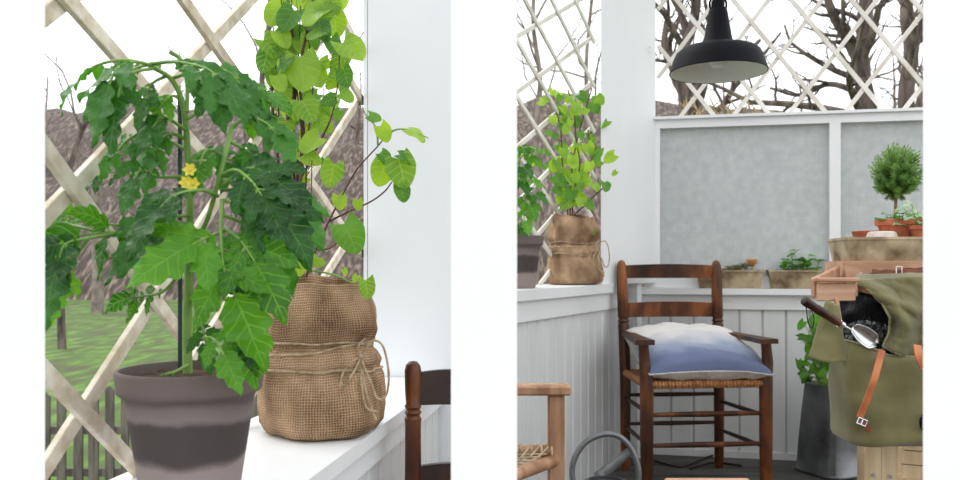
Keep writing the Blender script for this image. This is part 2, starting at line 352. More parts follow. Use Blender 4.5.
# left bay: ledge wall
def bead(name, a, b, z0, z1, outn, th=.05, pitch=.085, m=BEAD):
    a = Vector((a[0], a[1], 0)); b = Vector((b[0], b[1], 0)); d = (b-a); L = d.length; d.normalize(); n = max(1, round(L/pitch)); mb = MB()
    outn = Vector(outn)
    mb.prism([tuple((a+outn*.012)[:2]), tuple((b+outn*.012)[:2]), tuple((b+outn*th)[:2]), tuple((a+outn*th)[:2])], z0, z1)
    for i in range(n):
        g = .003; p = a+d*(L*i/n+g); q = a+d*(L*(i+1)/n-g); c = .004
        mb.prism([tuple((p+outn*c)[:2]), tuple((p+d*c)[:2]), tuple((q-d*c)[:2]), tuple((q+outn*c)[:2]), tuple((q+outn*.014)[:2]), tuple((p+outn*.014)[:2])], z0, z1)
    return struct(name, mb, m)
ln = V(-.989, .147, 0)
bead('wall_left', (LE(.89)-.012, .89), (LE(2.28)-.012, 2.28), 0, .502, ln, pitch=.09, th=.15)
mb = MB(); mb.prism([(LE(.89)+.012, .89), (LE(2.284)+.012, 2.284), (LT(2.284)-.03, 2.284), (LT(.89)-.03, .89)], .502, .53)
struct('trim_1', mb, WHITE)
mb = MB(); mb.prism([(LE(.89)+.001, .89), (LE(2.284)+.001, 2.284), (LE(2.284)-.0115, 2.284), (LE(.89)-.0115, .89)], .455, .501)
struct('trim_2', mb, WHITE)
# end wall of the left bay, wide upright boards
mb = MB()
xs = [-.333, -.322, -.05, .062]
for i in range(3):
    mb.prism([(xs[i]+(.001 if i else 0), 2.29), (xs[i+1]-.001, 2.29), (xs[i+1]-.001, 2.35), (xs[i]+(.001 if i else 0), 2.35)], 0, 2.3)
mb.prism([(-.333, 2.297), (.062, 2.297), (.062, 2.349), (-.333, 2.349)], 0, 2.3)
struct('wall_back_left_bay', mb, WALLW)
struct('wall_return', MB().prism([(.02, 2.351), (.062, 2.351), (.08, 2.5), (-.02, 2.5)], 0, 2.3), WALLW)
# right bay walls
y0, y1 = 2.505, 3.60
bead('wall_left_right_bay', (WL(y0), y0), (WL(y1), y1), 0, .735, LN, th=.2)
def strip(y0, y1, off0, off1, z0, z1, mb=None):
    a = V(WL(y0), y0, 0); b = V(WL(y1), y1, 0); mb = mb or MB()
    return mb.prism([tuple((a-LN*off0)[:2]), tuple((b-LN*off0)[:2]), tuple((b+LN*off1)[:2]), tuple((a+LN*off1)[:2])], z0, z1)
struct('trim_3', strip(2.515, 3.53, .03, .22, .735, .77), WHITE)
struct('trim_4', strip(2.515, 3.55, .013, -.0005, .665, .7345), WHITE)
def bq(t0, t1, off0, off1, z0, z1, mb=None):
    a = BW(t0); b = BW(t1); mb = mb or MB()
    return mb.prism([tuple((a-BN*off0)[:2]), tuple((b-BN*off0)[:2]), tuple((b+BN*off1)[:2]), tuple((a+BN*off1)[:2])], z0, z1)
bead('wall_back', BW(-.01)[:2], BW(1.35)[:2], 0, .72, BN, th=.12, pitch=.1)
struct('trim_5', bq(.035, 1.35, .05, .12, .7205, .747), WHITE)
struct('trim_6', bq(.045, 1.35, .016, -.0005, .655, .72), WHITE)
struct('baseboard_back', bq(.03, 1.35, .008, -.0005, 0, .03), BEAD)
# corner post
A = (.498, 3.295); B = (.700, 3.50); Cc = (.786, 3.585)
struct('wall_corner_post', MB().prism([A, B, Cc, (.80, 3.70), (.62, 3.78), (.535, 3.52)], .7705, 2.3), WHITE)
struct('trim_7', MB().prism([(.655, 3.555), (.69, 3.51), (.712, 3.525), (.69, 3.6)], .0, .77), WHITE)
# windows in back wall
def tx(px):   # t on back wall for a pixel column
    r = (px-480)/F; return (r*3.62-.675)/(1.2+.235*r)
ta, tb, tc_, td = tx(647), tx(829), tx(840), 1.35
wf = MB(); bq(ta, td, .012, .05, 1.462, 1.50, wf); bq(ta, td, .012, .05, .748, .80, wf); bq(ta, tx(660), .0115, .05, .80, 1.462, wf)
bq(tb, tc_, .0115, .05, .80, 1.462, wf); bq(td-.02, td, .0115, .05, .80, 1.462, wf); bq(ta-.002, td, .03, .06, 1.5, 1.512, wf)
W = wf.build('window_1', WHITE, smooth=False); W['kind'] = 'structure'
for (p, q) in ((tx(660), tb), (tc_, td-.02)):
    bq(p-.003, q+.003, -.012, .018, .79, 1.47).build('pane', GLASS, W, smooth=False)
# top beams carried by the posts
struct('trim_8', bq(-.05, 1.35, .02, .08, 2.301, 2.40), WHITE)
struct('trim_9', MB().prism([(-.64, .83), (.64, .83), (.64, .91), (-.64, .91)], 2.301, 2.4), WHITE)
struct('trim_10', MB().prism([(.85, .91), (.91, .91), (.91, 3.5), (.85, 3.5)], 2.3, 2.37), WHITE)
struct('trim_11', MB().prism([(.6, .83), (.93, .83), (.93, .91), (.6, .91)], 2.401, 2.45), WHITE)

# trellises
def lattice(name, origin, d, out, s0, s1, z0, z1, m, Vp, ph_s, ph_z, wd, th, mt, label, gap=.0):
    """bars z = ph_z +- m*(s-ph_s) + k*Vp clipped to the s/z rectangle"""
    mb = MB(); origin = Vector(origin); d = Vector(d); out = Vector(out)
    def clip(a, b):
        (sa, za), (sb, zb) = a, b
        t0, t1 = 0, 1
        for p, q in ((-(sb-sa), sa-s0), ((sb-sa), s1-sa), (-(zb-za), za-z0), ((zb-za), z1-za)):
            if abs(p) < 1e-9:
                if q < 0: return None
                continue
            r = q/p
            if p < 0: t0 = max(t0, r)
            else: t1 = min(t1, r)
        if t0 >= t1: return None
        return (sa+(sb-sa)*t0, za+(zb-za)*t0), (sa+(sb-sa)*t1, za+(zb-za)*t1)
    for sg, lay in ((-1, 0), (1, 1)):
        for k in range(-60, 60):
            za = ph_z+sg*m*(s0-1-ph_s)+k*Vp; zb = ph_z+sg*m*(s1+1-ph_s)+k*Vp
            c = clip((s0-1, za), (s1+1, zb))
            if not c: continue
            (sa, a), (sb, b) = c
            if (Vector((sb-sa, b-a))).length < .03: continue
            o = out*(th+gap)*lay
            mb.bar(origin+d*sa+o+V(0, 0, a), origin+d*sb+o+V(0, 0, b), wd, th*.98, up=out, bev=.001)
    o = mb.build(name, mt, smooth=False); return tag(o, label, 'trellis')
# left: s measured along line from y=1.118
d = V(.16, 1, 0).normalized(); out = V(-d.y, d.x, 0)
def TP(px, py): Y = .713/(.16-(px-480)/F); return P(px, py, Y)
mb = MB()
for lay, bars_ in ((0, (((20, -55), (300, 266)), ((20, 114), (190, 348)), ((20, 346), (150, 482)), ((140, -62), (363, 256)), ((255, -80), (363, 102)), ((305, -60), (363, 58)))),
                   (1, (((20, 40), (150, -60)), ((20, 252), (300, -48)), ((30, 504), (363, -22)), ((150, 438), (363, 99)), ((240, 420), (363, 222))))):
    for (p_, q_) in bars_:
        mb.bar(TP(*p_)+out*.011*lay, TP(*q_)+out*.011*lay, .0225, .0105, up=out, bev=.001)
tag(mb.build('trellis', TREL, smooth=False), 'weathered bare-wood diamond trellis with wide bars behind the big tomato plant', 'trellis')
yy = 3.10
lattice('trellis', (.323+(yy-3.285)*.53, yy, 0), LW, LN, -.62, .64, .7715, 2.28, .50, .205, 0, 1.575, .019, .009, TRELW, 'cream trellis beside the white corner post above the side wall')
t0 = .7207
lattice('trellis', BW(t0)+BN*.02, BD, BN, -(t0-tx(658))*1.2228, .75, 1.513, 2.29, 1.33, .31, 0, 1.769, .0185, .009, TRELW, 'cream diamond trellis above the frosted windows')

# ------------------------------------------------------------ garden
mb = MB(); mb.grid(lambda u, v: V(-40+u*90, 2.0+v*36, -.62+.05*noise.noise(V(u*20, v*20, 0))+max(0, v-.75)*3), 40, 30)
# cut under porch is unnecessary: lawn lies below the floor
struct('ground', mb, GRASS, True)
def hz(u, v):
    x = -60+u*130; y = 30+v*30
    ridge = 11.6+1.2*noise.noise(V(x*.05, 0, 3))+.5*noise.noise(V(x*.3, 0, 9)); ridge += -.4*max(0, min(1, (x-2)/14))
    return V(x, y, -1+ridge*min(1, (v*1.6))**.8+.5*noise.noise(V(x*.4, y*.4, 0)))
mb = MB(); mb.grid(hz, 150, 26); mb.build('hill', HILL)['kind'] = 'structure'

def wander(p, dr, L, n, jit, up=.0):
    pts = [p.copy()]; d = dr.normalized()
    for i in range(n):
        d = (d+V(R.uniform(-jit, jit), R.uniform(-jit, jit), R.uniform(-jit, jit)+up)).normalized()
        p = p+d*(L/n); pts.append(p.copy())
    return pts
def branches(mb, pts, r0, r1, depth, density, lenf, jit=.35, n=6):
    m = len(pts); mb.tube(pts, [r0+(r1-r0)*i/(m-1) for i in range(m)], 6 if r0 > .04 else 4)
    if depth <= 0: return
    L = sum((pts[i+1]-pts[i]).length for i in range(m-1))
    for k in range(density):
        f = R.uniform(.25, .98); i = min(int(f*(m-1)), m-2); q = pts[i].lerp(pts[i+1], f*(m-1)-i)
        t = (pts[i+1]-pts[i]).normalized(); a = R.uniform(0, 2*PI); o = t.orthogonal().normalized(); o = Matrix.Rotation(a, 3, t) @ o
        dd = (t*.6+o*R.uniform(.6, 1.1)+V(0, 0, .15)).normalized(); LL = L*lenf*R.uniform(.6, 1.1)*(1.15-f*.5)
        rr = (r0+(r1-r0)*f)*R.uniform(.4, .6)
        branches(mb, wander(q, dd, LL, n, jit, .03), rr, rr*.25, depth-1, max(3, int(density*.75)), lenf*.95, jit, n)
def bare_tree(base, path, r0, r1, label, mt=BARK, depth=3, dens=10, lenf=.44, extra=()):
    mb = MB(); pts = spline([base]+path, 5); branches(mb, pts, r0, r1, depth, dens, lenf)
    for (pp, ra, rb, dp, dn) in extra: branches(mb, spline(pp, 5), ra, rb, dp, dn, lenf)
    o = mb.build('bare_tree', mt, origin=base); return tag(o, label, 'tree', 'bare trees in the garden')
def G(px, py, Y): return P(px, py, Y)
bare_tree(V(G(868, 0, 11).x, 11, -.65), [G(872, 160, 11), G(868, 110, 11), G(860, 62, 11), G(866, 20, 11), G(868, -60, 11)], .15, .07,
          'bare garden tree with a thick crooked trunk behind the right trellis, rightmost but one', extra=[([G(862, 66, 11), G(848, 40, 11), G(832, 12, 10.9), G(822, -25, 10.8)], .09, .04, 3, 8), ([G(864, 95, 11), G(830, 84, 11.2), G(800, 95, 11.3), G(770, 88, 11.5)], .05, .02, 2, 9)], dens=10)
bare_tree(V(G(912, 0, 10).x, 10, -.65), [G(912, 170, 10), G(906, 100, 10), G(911, 50, 10), G(906, 10, 10), G(915, -60, 10)], .12, .06,
          'bare garden tree at the right edge behind the trellis', extra=[([G(908, 60, 10), G(920, 30, 10), G(926, 0, 10)], .07, .03, 2, 6)], dens=10)
bare_tree(V(G(684, 0, 12).x, 12, -.65), [G(684, 170, 12), G(686, 105, 12), G(680, 60, 12), G(694, 20, 12), G(700, -50, 12)], .15, .06,
          'bare garden tree behind the black pendant lamp', extra=[([G(684, 90, 12), G(702, 72, 12), G(735, 62, 12), G(760, 40, 12)], .07, .03, 3, 7), ([G(684, 85, 12), G(665, 50, 12), G(668, 10, 12)], .08, .03, 3, 7)], dens=10)
bare_tree(V(G(536, 0, 13).x, 13, -.65), [G(536, 150, 13), G(540, 80, 13), G(533, 20, 13), G(538, -60, 13)], .06, .03,
          'slender bare garden tree behind the small sack plant', mt=BARKP, dens=9)
bare_tree(V(G(590, 0, 15).x, 15, -.65), [G(592, 150, 15), G(586, 70, 15), G(596, -40, 15)], .06, .03,
          'slender bare garden tree beside the white corner post', mt=BARKP, dens=10)
bare_tree(V(G(62, 0, 14).x, 14, -.65), [G(60, 240, 14), G(72, 160, 14), G(96, 100, 14), G(110, 70, 14)], .07, .02,
          'leaning bare tree at the far left behind the wide trellis', dens=7, depth=2, lenf=.5)
bare_tree(V(G(97, 0, 24).x, 24, -.65), [G(98, 280, 24), G(96, 200, 24), G(99, 120, 24)], .18, .12,
          'pale straight tree trunk seen left of the big tomato plant', mt=BARKP, dens=4, depth=2)
bare_tree(V(G(143, 0, 27).x, 27, -.65), [G(142, 280, 27), G(144, 200, 27), G(140, 110, 27)], .15, .10,
          'pale tree trunk partly hidden behind the tomato leaves', mt=BARKP, dens=4, depth=2)
bare_tree(V(G(268, 0, 17).x, 17, -.65), [G(266, 160, 17), G(262, 80, 17), G(270, 10, 17), G(268, -60, 17)], .08, .04,
          'bare tree seen between the tomato plant and the vine', mt=BARK, dens=9, depth=3)
# trees standing on the far hillside
protos = []
for i in range(4):
    mb = MB(); branches(mb, wander(V(0, 0, -.5), V(0, 0, 1), R.uniform(4.0, 5.5), 6, .1, .1), .12, .03, 2, 8, .35); o = mb.build('hillside_tree', BARKP if i % 2 else BARK, origin=(0, 0, 0)); protos.append(o)
cnt = 0
for k in range(64):
    u = R.uniform(.18, .92); v = R.uniform(.05, .5); p = hz(u, v)
    if k < 4: o = protos[k]
    else: o = protos[k % 4].copy(); C.objects.link(o)
    o.location = p; o.rotation_euler = (0, 0, R.uniform(0, 6)); tag(o, 'bare tree in the wood on the far hillside', 'tree', 'bare trees on the hillside')
# picket fence
fx = thing('picket_fence', V(-2.2, 5.2, -.6), 'grey weathered picket fence on the lawn beyond the wide trellis', 'fence')
mb = MB(); Yf = 5.2
for zz in (430, 472): mb.bar(P(10, zz, Yf+.03), P(420, zz, Yf+.03), .04, .05)
mb.build('rail', GREYROPE, fx, smooth=False)
k = 0; px = 14
while px < 420:
    wv = R.uniform(7, 9.5); top = P(px, 388+R.uniform(-5, 5), Yf); w2 = wv*Yf/F/2; mb = MB()
    x, z = top.x, top.z; q = [(x-w2, -.68), (x+w2, -.68), (x+w2, z-.03), (x, z), (x-w2, z-.03)]
    a = [mb.vert((s, Yf-.012, t)) for s, t in q]; b = [mb.vert((s, Yf+.009, t)) for s, t in q]; mb.face(a); mb.face(b[::-1])
    for i in range(5): j = (i+1) % 5; mb.face([a[j], a[i], b[i], b[j]])
    mb.build('picket', GREYROPE, fx, smooth=False); px += R.uniform(14, 18)
for (px, py, Yb, s, lb) in ((712, 100, 9, .5, 'dry yellow bush behind the pendant lamp'), (744, 104, 8.6, .42, 'dry yellow bush to the right of the pendant lamp')):
    mb = MB(); c = P(px, py+42, Yb); base = V(c.x, Yb, -.62)
    for i in range(16): mb.tube(wander(base, V(R.uniform(-.15, .15), R.uniform(-.15, .15), 1), 1.3+c.z-.6, 5, .08), [.02, .018, .015, .012, .01, .006], 4)
    for i in range(260):
        a = V(R.gauss(0, 1), R.gauss(0, 1), R.gauss(0, 1)).normalized()*s*R.uniform(.4, 1); p = c+V(a.x, a.y, a.z*1.1)
        mb.tube([p, p+V(R.uniform(-.1, .1), R.uniform(-.1, .1), R.uniform(.0, .16))], [.012, .004], 3)
    tag(mb.build('dry_bush', DRY, origin=base), lb, 'bush')

# ------------------------------------------------------------ leaves
def leaf_grid(mb, base, dr, nrm, L, Wd, kind='heart', droop=.3, fold=.15, teeth=0, rnd=None):
    rnd = rnd or R; dr = Vector(dr).normalized(); nrm = (Vector(nrm)-dr*Vector(nrm).dot(dr))
    if nrm.length < 1e-3: nrm = dr.orthogonal()
    nrm.normalize(); side = dr.cross(nrm)
    nr = 14 if kind == 'heart' else 20
    ns = [-1, -.66, -.33, 0, .33, .66, 1]
    ids = []; p = Vector(base); d = dr.copy(); nn = nrm.copy(); wob = rnd.uniform(0, 6); wob2 = rnd.uniform(0, 6)
    down = V(0, 0, -1)
    for i in range(nr+1):
        t = i/nr
        if i:
            d = (d+down*droop/nr*1.6).normalized(); nn = (nn-d*nn.dot(d)).normalized(); p = p+d*(L/nr)
        sd = d.cross(nn)
        if kind == 'heart': w_ = max(0.0, 1-t**2.1)**.62*(.62+.46*min(1, t*2.2+.1)**.8)
        elif kind == 'narrow': w_ = math.sin(PI*min(1, t*.93+.05))**.8
        else:
            w_ = (math.sin(PI*(min(1, t*.97+.03))**.72))**.85
        if kind == 'lobed':
            f = (t*teeth) % 1.0; tooth = (f**.8) if f < .8 else (1-f)/.2
            w_ *= .66+.44*tooth
        if t >= .999: w_ = .0
        row = []
        for s in ns:
            a = abs(s); back = 0
            if kind == 'heart': back = -.26*L*(1-t)**2*a**1.3
            elif kind == 'lobed': back = -.06*L*a+.10*L*a*math.sin(t*teeth*2*PI)*0
            q = p+sd*(s*w_*Wd/2)+d*back+nn*(fold*a*w_*Wd*.5+.035*L*math.sin(t*9+wob+s*1.5)*a+.02*L*math.sin(t*17+wob2)*(1-a)*0)
            q += nn*(-.05*L*a*a*math.cos(t*5+wob2))
            if kind == 'lobed': q += nn*(.030*L*math.cos(t*teeth*2*PI)*a+.045*L*noise.noise(q*38)*a+.02*L*noise.noise(q*110))
            row.append(mb.vert(q, ((s+1)/2, t)))
        ids.append(row)
    for i in range(nr):
        for k in range(len(ns)-1): mb.face([ids[i][k], ids[i][k+1], ids[i+1][k+1], ids[i+1][k]])

def comp_leaf(plant, pts, Lf, mt, pairs=2, nrm=(0, -.8, .6), droop=.5, term=1.0, label=None, small=True):
    """compound tomato leaf: pts = rachis control points (world)"""
    mb = MB(); sp_ = spline(pts, 8); m = len(sp_)
    mb.cm = 1; mb.tube(sp_, [.0028-.0016*i/(m-1) for i in range(m)], 6); mb.cm = 0
    N0 = Vector(nrm).normalized()
    def at(f):
        i = min(int(f*(m-1)), m-2); return sp_[i].lerp(sp_[i+1], f*(m-1)-i), (sp_[i+1]-sp_[i]).normalized()
    p, t = at(1.0); t = (sp_[-1]-sp_[-3]).normalized()
    nn = (N0+V(R.uniform(-.2, .2), R.uniform(-.2, .2), R.uniform(-.2, .2)))
    leaf_grid(mb, p, t, nn, Lf*term, Lf*.62*term, 'lobed', droop, .05, 3.7)
    for k in range(pairs):
        f = 1-(k+.55)*(.62/pairs)*1.0; p, t = at(max(.2, f)); n2 = (N0-t*N0.dot(t)).normalized(); sd = t.cross(n2)
        for s in (-1, 1):
            dd = (t*.55+sd*s*.85+V(R.uniform(-.15, .15), R.uniform(-.15, .15), R.uniform(-.25, .05))).normalized()
            LL = Lf*(.70-.12*k)*R.uniform(.8, 1.15); q = p+dd*LL*.14
            mb.cm = 1; mb.tube([p, q], .0012, 5); mb.cm = 0
            leaf_grid(mb, q, dd, N0+V(R.uniform(-.35, .35), R.uniform(-.3, .3), R.uniform(-.3, .3)), LL, LL*.56, 'lobed', droop*R.uniform(.8, 1.7), R.uniform(-.1, .25), 3.3)
            if small:
                p2, t2 = at(max(.15, f-.12)); dd = (t2*.3+sd*s).normalized()
                leaf_grid(mb, p2, dd, N0+V(R.uniform(-.4, .4), 0, R.uniform(-.4, .4)), LL*.35, LL*.22, 'lobed', .2, .1, 3)
    o = mb.build('leaf', [mt, STEMG], plant, sharp=180)
    if label: o['label'] = label
    return o

# ------------------------------------------------------------ clay pot
def clay_pot(plant, c, rt, hgt, rb):
    pr = [(0, 0), (rb*.97, 0), (rb, .004), (rt*.87, hgt*.79), (rt*.885, hgt*.80), (rt*.90, hgt*.81), (rt*.955, hgt*.825), (rt*.97, hgt*.835), (rt*.975, hgt*.86), (rt, hgt*.97), (rt*.995, hgt*.99), (rt*.985, hgt), (rt*.94, hgt), (rt*.925, hgt*.985), (rt*.91, hgt*.9), (0, hgt*.88)]
    MB().lathe(c, pr, 64).build('pot', POT, plant, sharp=50)
    MB().lathe(c, [(rt*.92, hgt*.92), (rt*.75, hgt*.935), (rt*.6, hgt*.945), (rt*.45, hgt*.95), (rt*.3, hgt*.955), (rt*.15, hgt*.955), (0, hgt*.96)], 60, lambda p, a, r, z: p+V(0, 0, .007*noise.noise(p*70))).build('soil', SOIL, plant)

# ---- the big tomato plant
pc = V((191-480)*1.10/F, 1.10, .5305)
tom = thing('tomato_plant', pc, 'large tomato plant in a mottled grey clay pot on the near ledge', 'potted plant')
clay_pot(tom, pc, .0975, .178, .064)
D = 1.10
st = spline([P(188, 383, 1.10), P(187, 330, 1.10), P(189, 270, 1.10), P(190, 225, 1.10), P(188, 165, 1.09), P(184, 110, 1.08), P(172, 80, 1.07), P(150, 66, 1.05)], 6)
mb = MB(); m = len(st); mb.tube(st, [.0068-.004*i/(m-1) for i in range(m)], 10)
mb.tube(spline([P(189, 250, 1.10), P(205, 225, 1.07), P(216, 190, 1.05), P(224, 160, 1.05), P(232, 125, 1.07)], 6), .0032, 8)
mb.tube(spline([P(187, 112, 1.08), P(187, 80, 1.09), P(181, 60, 1.10), P(170, 52, 1.1)], 6), .003, 8)
mb.build('stem', STEMG, tom)
MB().tube([P(180, 372, 1.12), P(180, 92, 1.12)], .0032, 8).build('support_stake', STAKE, tom)
CL = [  # rachis px points (px,py,depth), leaf length px, material, pairs, normal, droop
 ([(160, 70, 1.06), (138, 62, 1.03), (118, 68, 1.0), (108, 88, .99)], 62, TOMD, 1, (-.4, -.9, .3), .5),
 ([(155, 66, 1.06), (125, 60, 1.08), (95, 66, 1.1), (78, 80, 1.1)], 44, TOMD, 1, (-.4, -.5, .8), .9),
 ([(150, 64, 1.05), (175, 62, 1.02), (205, 68, 1.0), (220, 80, 1.0)], 56, TOMD, 2, (.2, -.8, .6), .8),
 ([(165, 62, 1.10), (200, 62, 1.12), (235, 75, 1.13), (250, 90, 1.13)], 48, TOMD, 2, (.2, -.6, .7), .7),
 ([(185, 120, 1.08), (215, 105, 1.10), (245, 110, 1.12), (262, 122, 1.13)], 42, TOML, 1, (.2, -.8, .5), .7),
 ([(186, 130, 1.08), (165, 118, 1.06), (152, 128, 1.05)], 44, TOMD, 1, (-.2, -.9, .3), .7),
 ([(188, 176, 1.09), (160, 177, 1.06), (142, 170, 1.04), (134, 180, 1.03)], 44, TOMD, 1, (-.3, -.9, .3), .9),
 ([(188, 178, 1.11), (140, 175, 1.14), (108, 172, 1.16), (92, 180, 1.16)], 30, TOMD, 2, (-.2, -.8, .6), .5),
 ([(218, 196, 1.05), (200, 190, 1.02), (175, 195, 1.0), (160, 208, .99)], 62, TOMD, 1, (-.2, -.75, .65), .5),
 ([(224, 232, 1.04), (210, 236, 1.01), (190, 246, .99)], 74, TOML, 1, (-.1, -1, .35), .15),
 ([(222, 185, 1.05), (250, 168, 1.05), (272, 178, 1.05)], 60, TOMD, 2, (.3, -.8, .5), .4),
 ([(224, 200, 1.05), (250, 210, 1.03), (270, 222, 1.03)], 54, TOMD, 1, (.3, -.8, .5), .4),
 ([(224, 228, 1.04), (240, 240, 1.01), (255, 262, 1.0)], 72, TOML, 1, (.2, -1, .3), .3),
 ([(222, 200, 1.04), (221, 235, 1.01), (224, 270, .99), (236, 298, .99)], 80, TOML, 1, (0, -1, .15), .2),
 ([(190, 295, 1.10), (215, 294, 1.06), (238, 308, 1.03), (246, 330, 1.02)], 50, TOMD, 1, (.2, -1, .2), .4),
 ([(190, 345, 1.10), (205, 338, 1.04), (215, 340, 1.0), (224, 355, .985)], 46, TOML, 1, (.1, -1, .3), .3),
 ([(188, 365, 1.09), (175, 372, 1.06), (166, 374, 1.04)], 10, TOML, 1, (0, -.6, .8), .1),
 ([(188, 262, 1.11), (165, 290, 1.13), (145, 296, 1.14), (130, 298, 1.14)], 36, TOML, 2, (-.2, -.9, .4), .6),
 ([(189, 240, 1.10), (150, 236, 1.07), (110, 232, 1.05), (78, 236, 1.04)], 66, TOML, 1, (-.3, -1, .2), .8),
 ([(120, 233, 1.06), (90, 238, 1.02), (66, 244, 1.0), (58, 262, .99)], 70, TOMD, 1, (-.2, -1, .2), .7),
 ([(188, 232, 1.11), (130, 226, 1.13), (85, 222, 1.13), (62, 214, 1.12)], 34, TOML, 2, (-.2, -.8, .5), .2),
 ([(190, 222, 1.10), (165, 228, 1.08), (150, 238, 1.07)], 50, TOMD, 1, (-.3, -.9, .3), .6),
 ([(186, 150, 1.09), (165, 140, 1.1), (150, 150, 1.11)], 40, TOMD, 1, (-.3, -.8, .4), .5),
 ([(228, 140, 1.06), (245, 150, 1.08), (258, 160, 1.09)], 46, TOMD, 2, (.3, -.8, .5), .6),
 ([(189, 252, 1.10), (205, 262, 1.12), (225, 275, 1.13)], 46, TOMD, 2, (.2, -.9, .4), .4),
 ([(188, 92, 1.09), (205, 82, 1.12), (225, 95, 1.13)], 40, TOML, 1, (.2, -.7, .6), .6),
 ([(168, 75, 1.07), (152, 84, 1.06), (146, 100, 1.06)], 40, TOMD, 1, (-.2, -.9, .3), .4),
]
CL += [
 ([(158, 68, 1.06), (135, 72, 1.02), (122, 84, 1.0), (118, 98, .99)], 60, TOMD, 1, (-.3, -1, .2), .4),
 ([(172, 78, 1.08), (190, 74, 1.04), (206, 84, 1.02), (214, 96, 1.01)], 46, TOMD, 2, (.1, -.9, .4), .7),
 ([(180, 70, 1.1), (205, 66, 1.08), (228, 72, 1.07), (240, 84, 1.07)], 44, TOMD, 2, (.2, -.7, .6), .8),
 ([(222, 175, 1.05), (236, 170, 1.02), (252, 182, 1.01), (262, 196, 1.01)], 62, TOMD, 2, (.3, -.9, .4), .4),
 ([(222, 215, 1.06), (240, 222, 1.07), (262, 236, 1.08), (272, 250, 1.08)], 56, TOMD, 2, (.2, -.9, .4), .4),
 ([(190, 215, 1.10), (168, 218, 1.06), (150, 226, 1.04), (138, 238, 1.03)], 58, TOMD, 1, (-.2, -.8, .6), .3),
 ([(210, 290, 1.06), (226, 300, 1.04), (240, 318, 1.03), (246, 340, 1.02)], 54, TOML, 2, (.1, -1, .2), .3),
 ([(192, 300, 1.1), (202, 325, 1.06), (206, 345, 1.04)], 36, TOMD, 1, (0, -1, .2), .3),
 ([(188, 140, 1.09), (172, 134, 1.07), (160, 142, 1.06), (154, 156, 1.06)], 46, TOMD, 2, (-.2, -.9, .4), .6),
 ([(215, 150, 1.07), (205, 152, 1.04), (200, 165, 1.03)], 36, TOML, 2, (-.1, -.9, .4), .5),
 ([(232, 128, 1.07), (246, 118, 1.07), (264, 122, 1.08), (276, 134, 1.08)], 46, TOMD, 2, (.3, -.8, .5), .6),
 ([(100, 232, 1.06), (76, 226, 1.08), (60, 222, 1.09)], 30, TOML, 2, (-.2, -.9, .4), .4),
 ([(90, 236, 1.05), (72, 262, 1.04), (62, 285, 1.04)], 46, TOML, 1, (-.2, -1, .2), .4),
 ([(150, 128, 1.08), (128, 140, 1.1), (112, 158, 1.11)], 34, TOMD, 2, (-.2, -.9, .4), .6),
]
CL += [
 ([(224, 180, 1.06), (245, 185, 1.03), (266, 200, 1.02), (280, 215, 1.02)], 66, TOMD, 2, (.3, -.9, .35), .5),
 ([(220, 190, 1.07), (250, 190, 1.08), (275, 196, 1.09), (292, 208, 1.09)], 60, TOMD, 2, (.3, -.8, .5), .5),
 ([(190, 160, 1.10), (205, 150, 1.12), (222, 155, 1.13), (236, 165, 1.13)], 50, TOMD, 2, (.2, -.8, .5), .5),
 ([(190, 240, 1.10), (206, 244, 1.13), (230, 252, 1.15), (250, 262, 1.15)], 60, TOMD, 2, (.2, -.9, .4), .4),
 ([(160, 66, 1.07), (142, 66, 1.09), (126, 76, 1.1), (116, 90, 1.1)], 52, TOMD, 2, (-.3, -.9, .4), .6),
 ([(186, 105, 1.09), (175, 96, 1.07), (166, 100, 1.06), (160, 110, 1.06)], 40, TOML, 1, (-.2, -.9, .4), .5),
 ([(230, 120, 1.07), (236, 100, 1.08), (250, 88, 1.09), (264, 92, 1.10)], 44, TOML, 2, (.3, -.8, .5), .7),
 ([(190, 225, 1.10), (178, 222, 1.05), (164, 224, 1.03), (154, 232, 1.02)], 60, TOMD, 2, (-.2, -.9, .5), .3),
]
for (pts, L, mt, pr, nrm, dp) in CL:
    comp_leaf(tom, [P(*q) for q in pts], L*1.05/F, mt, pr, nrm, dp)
fl = MB()
for (px, py) in ((191, 170), (187, 183), (194, 184)):
    c = P(px, py, 1.02)
    for k in range(6): a = k*PI/3; leaf_grid(fl, c, (math.cos(a), -.6, math.sin(a)), (0, -1, 0), .011, .006, 'narrow', 0, .1)
    fl.tube([c, c+V(0, -.006, 0)], [.003, .001], 6)
    fl.cm = 1; fl.tube(spline([c, c+V(.004, .02, .01), P(192, 178, 1.06)], 4), .0012, 5); fl.cm = 0
fl.build('flower', [YEL, STEMG], tom)

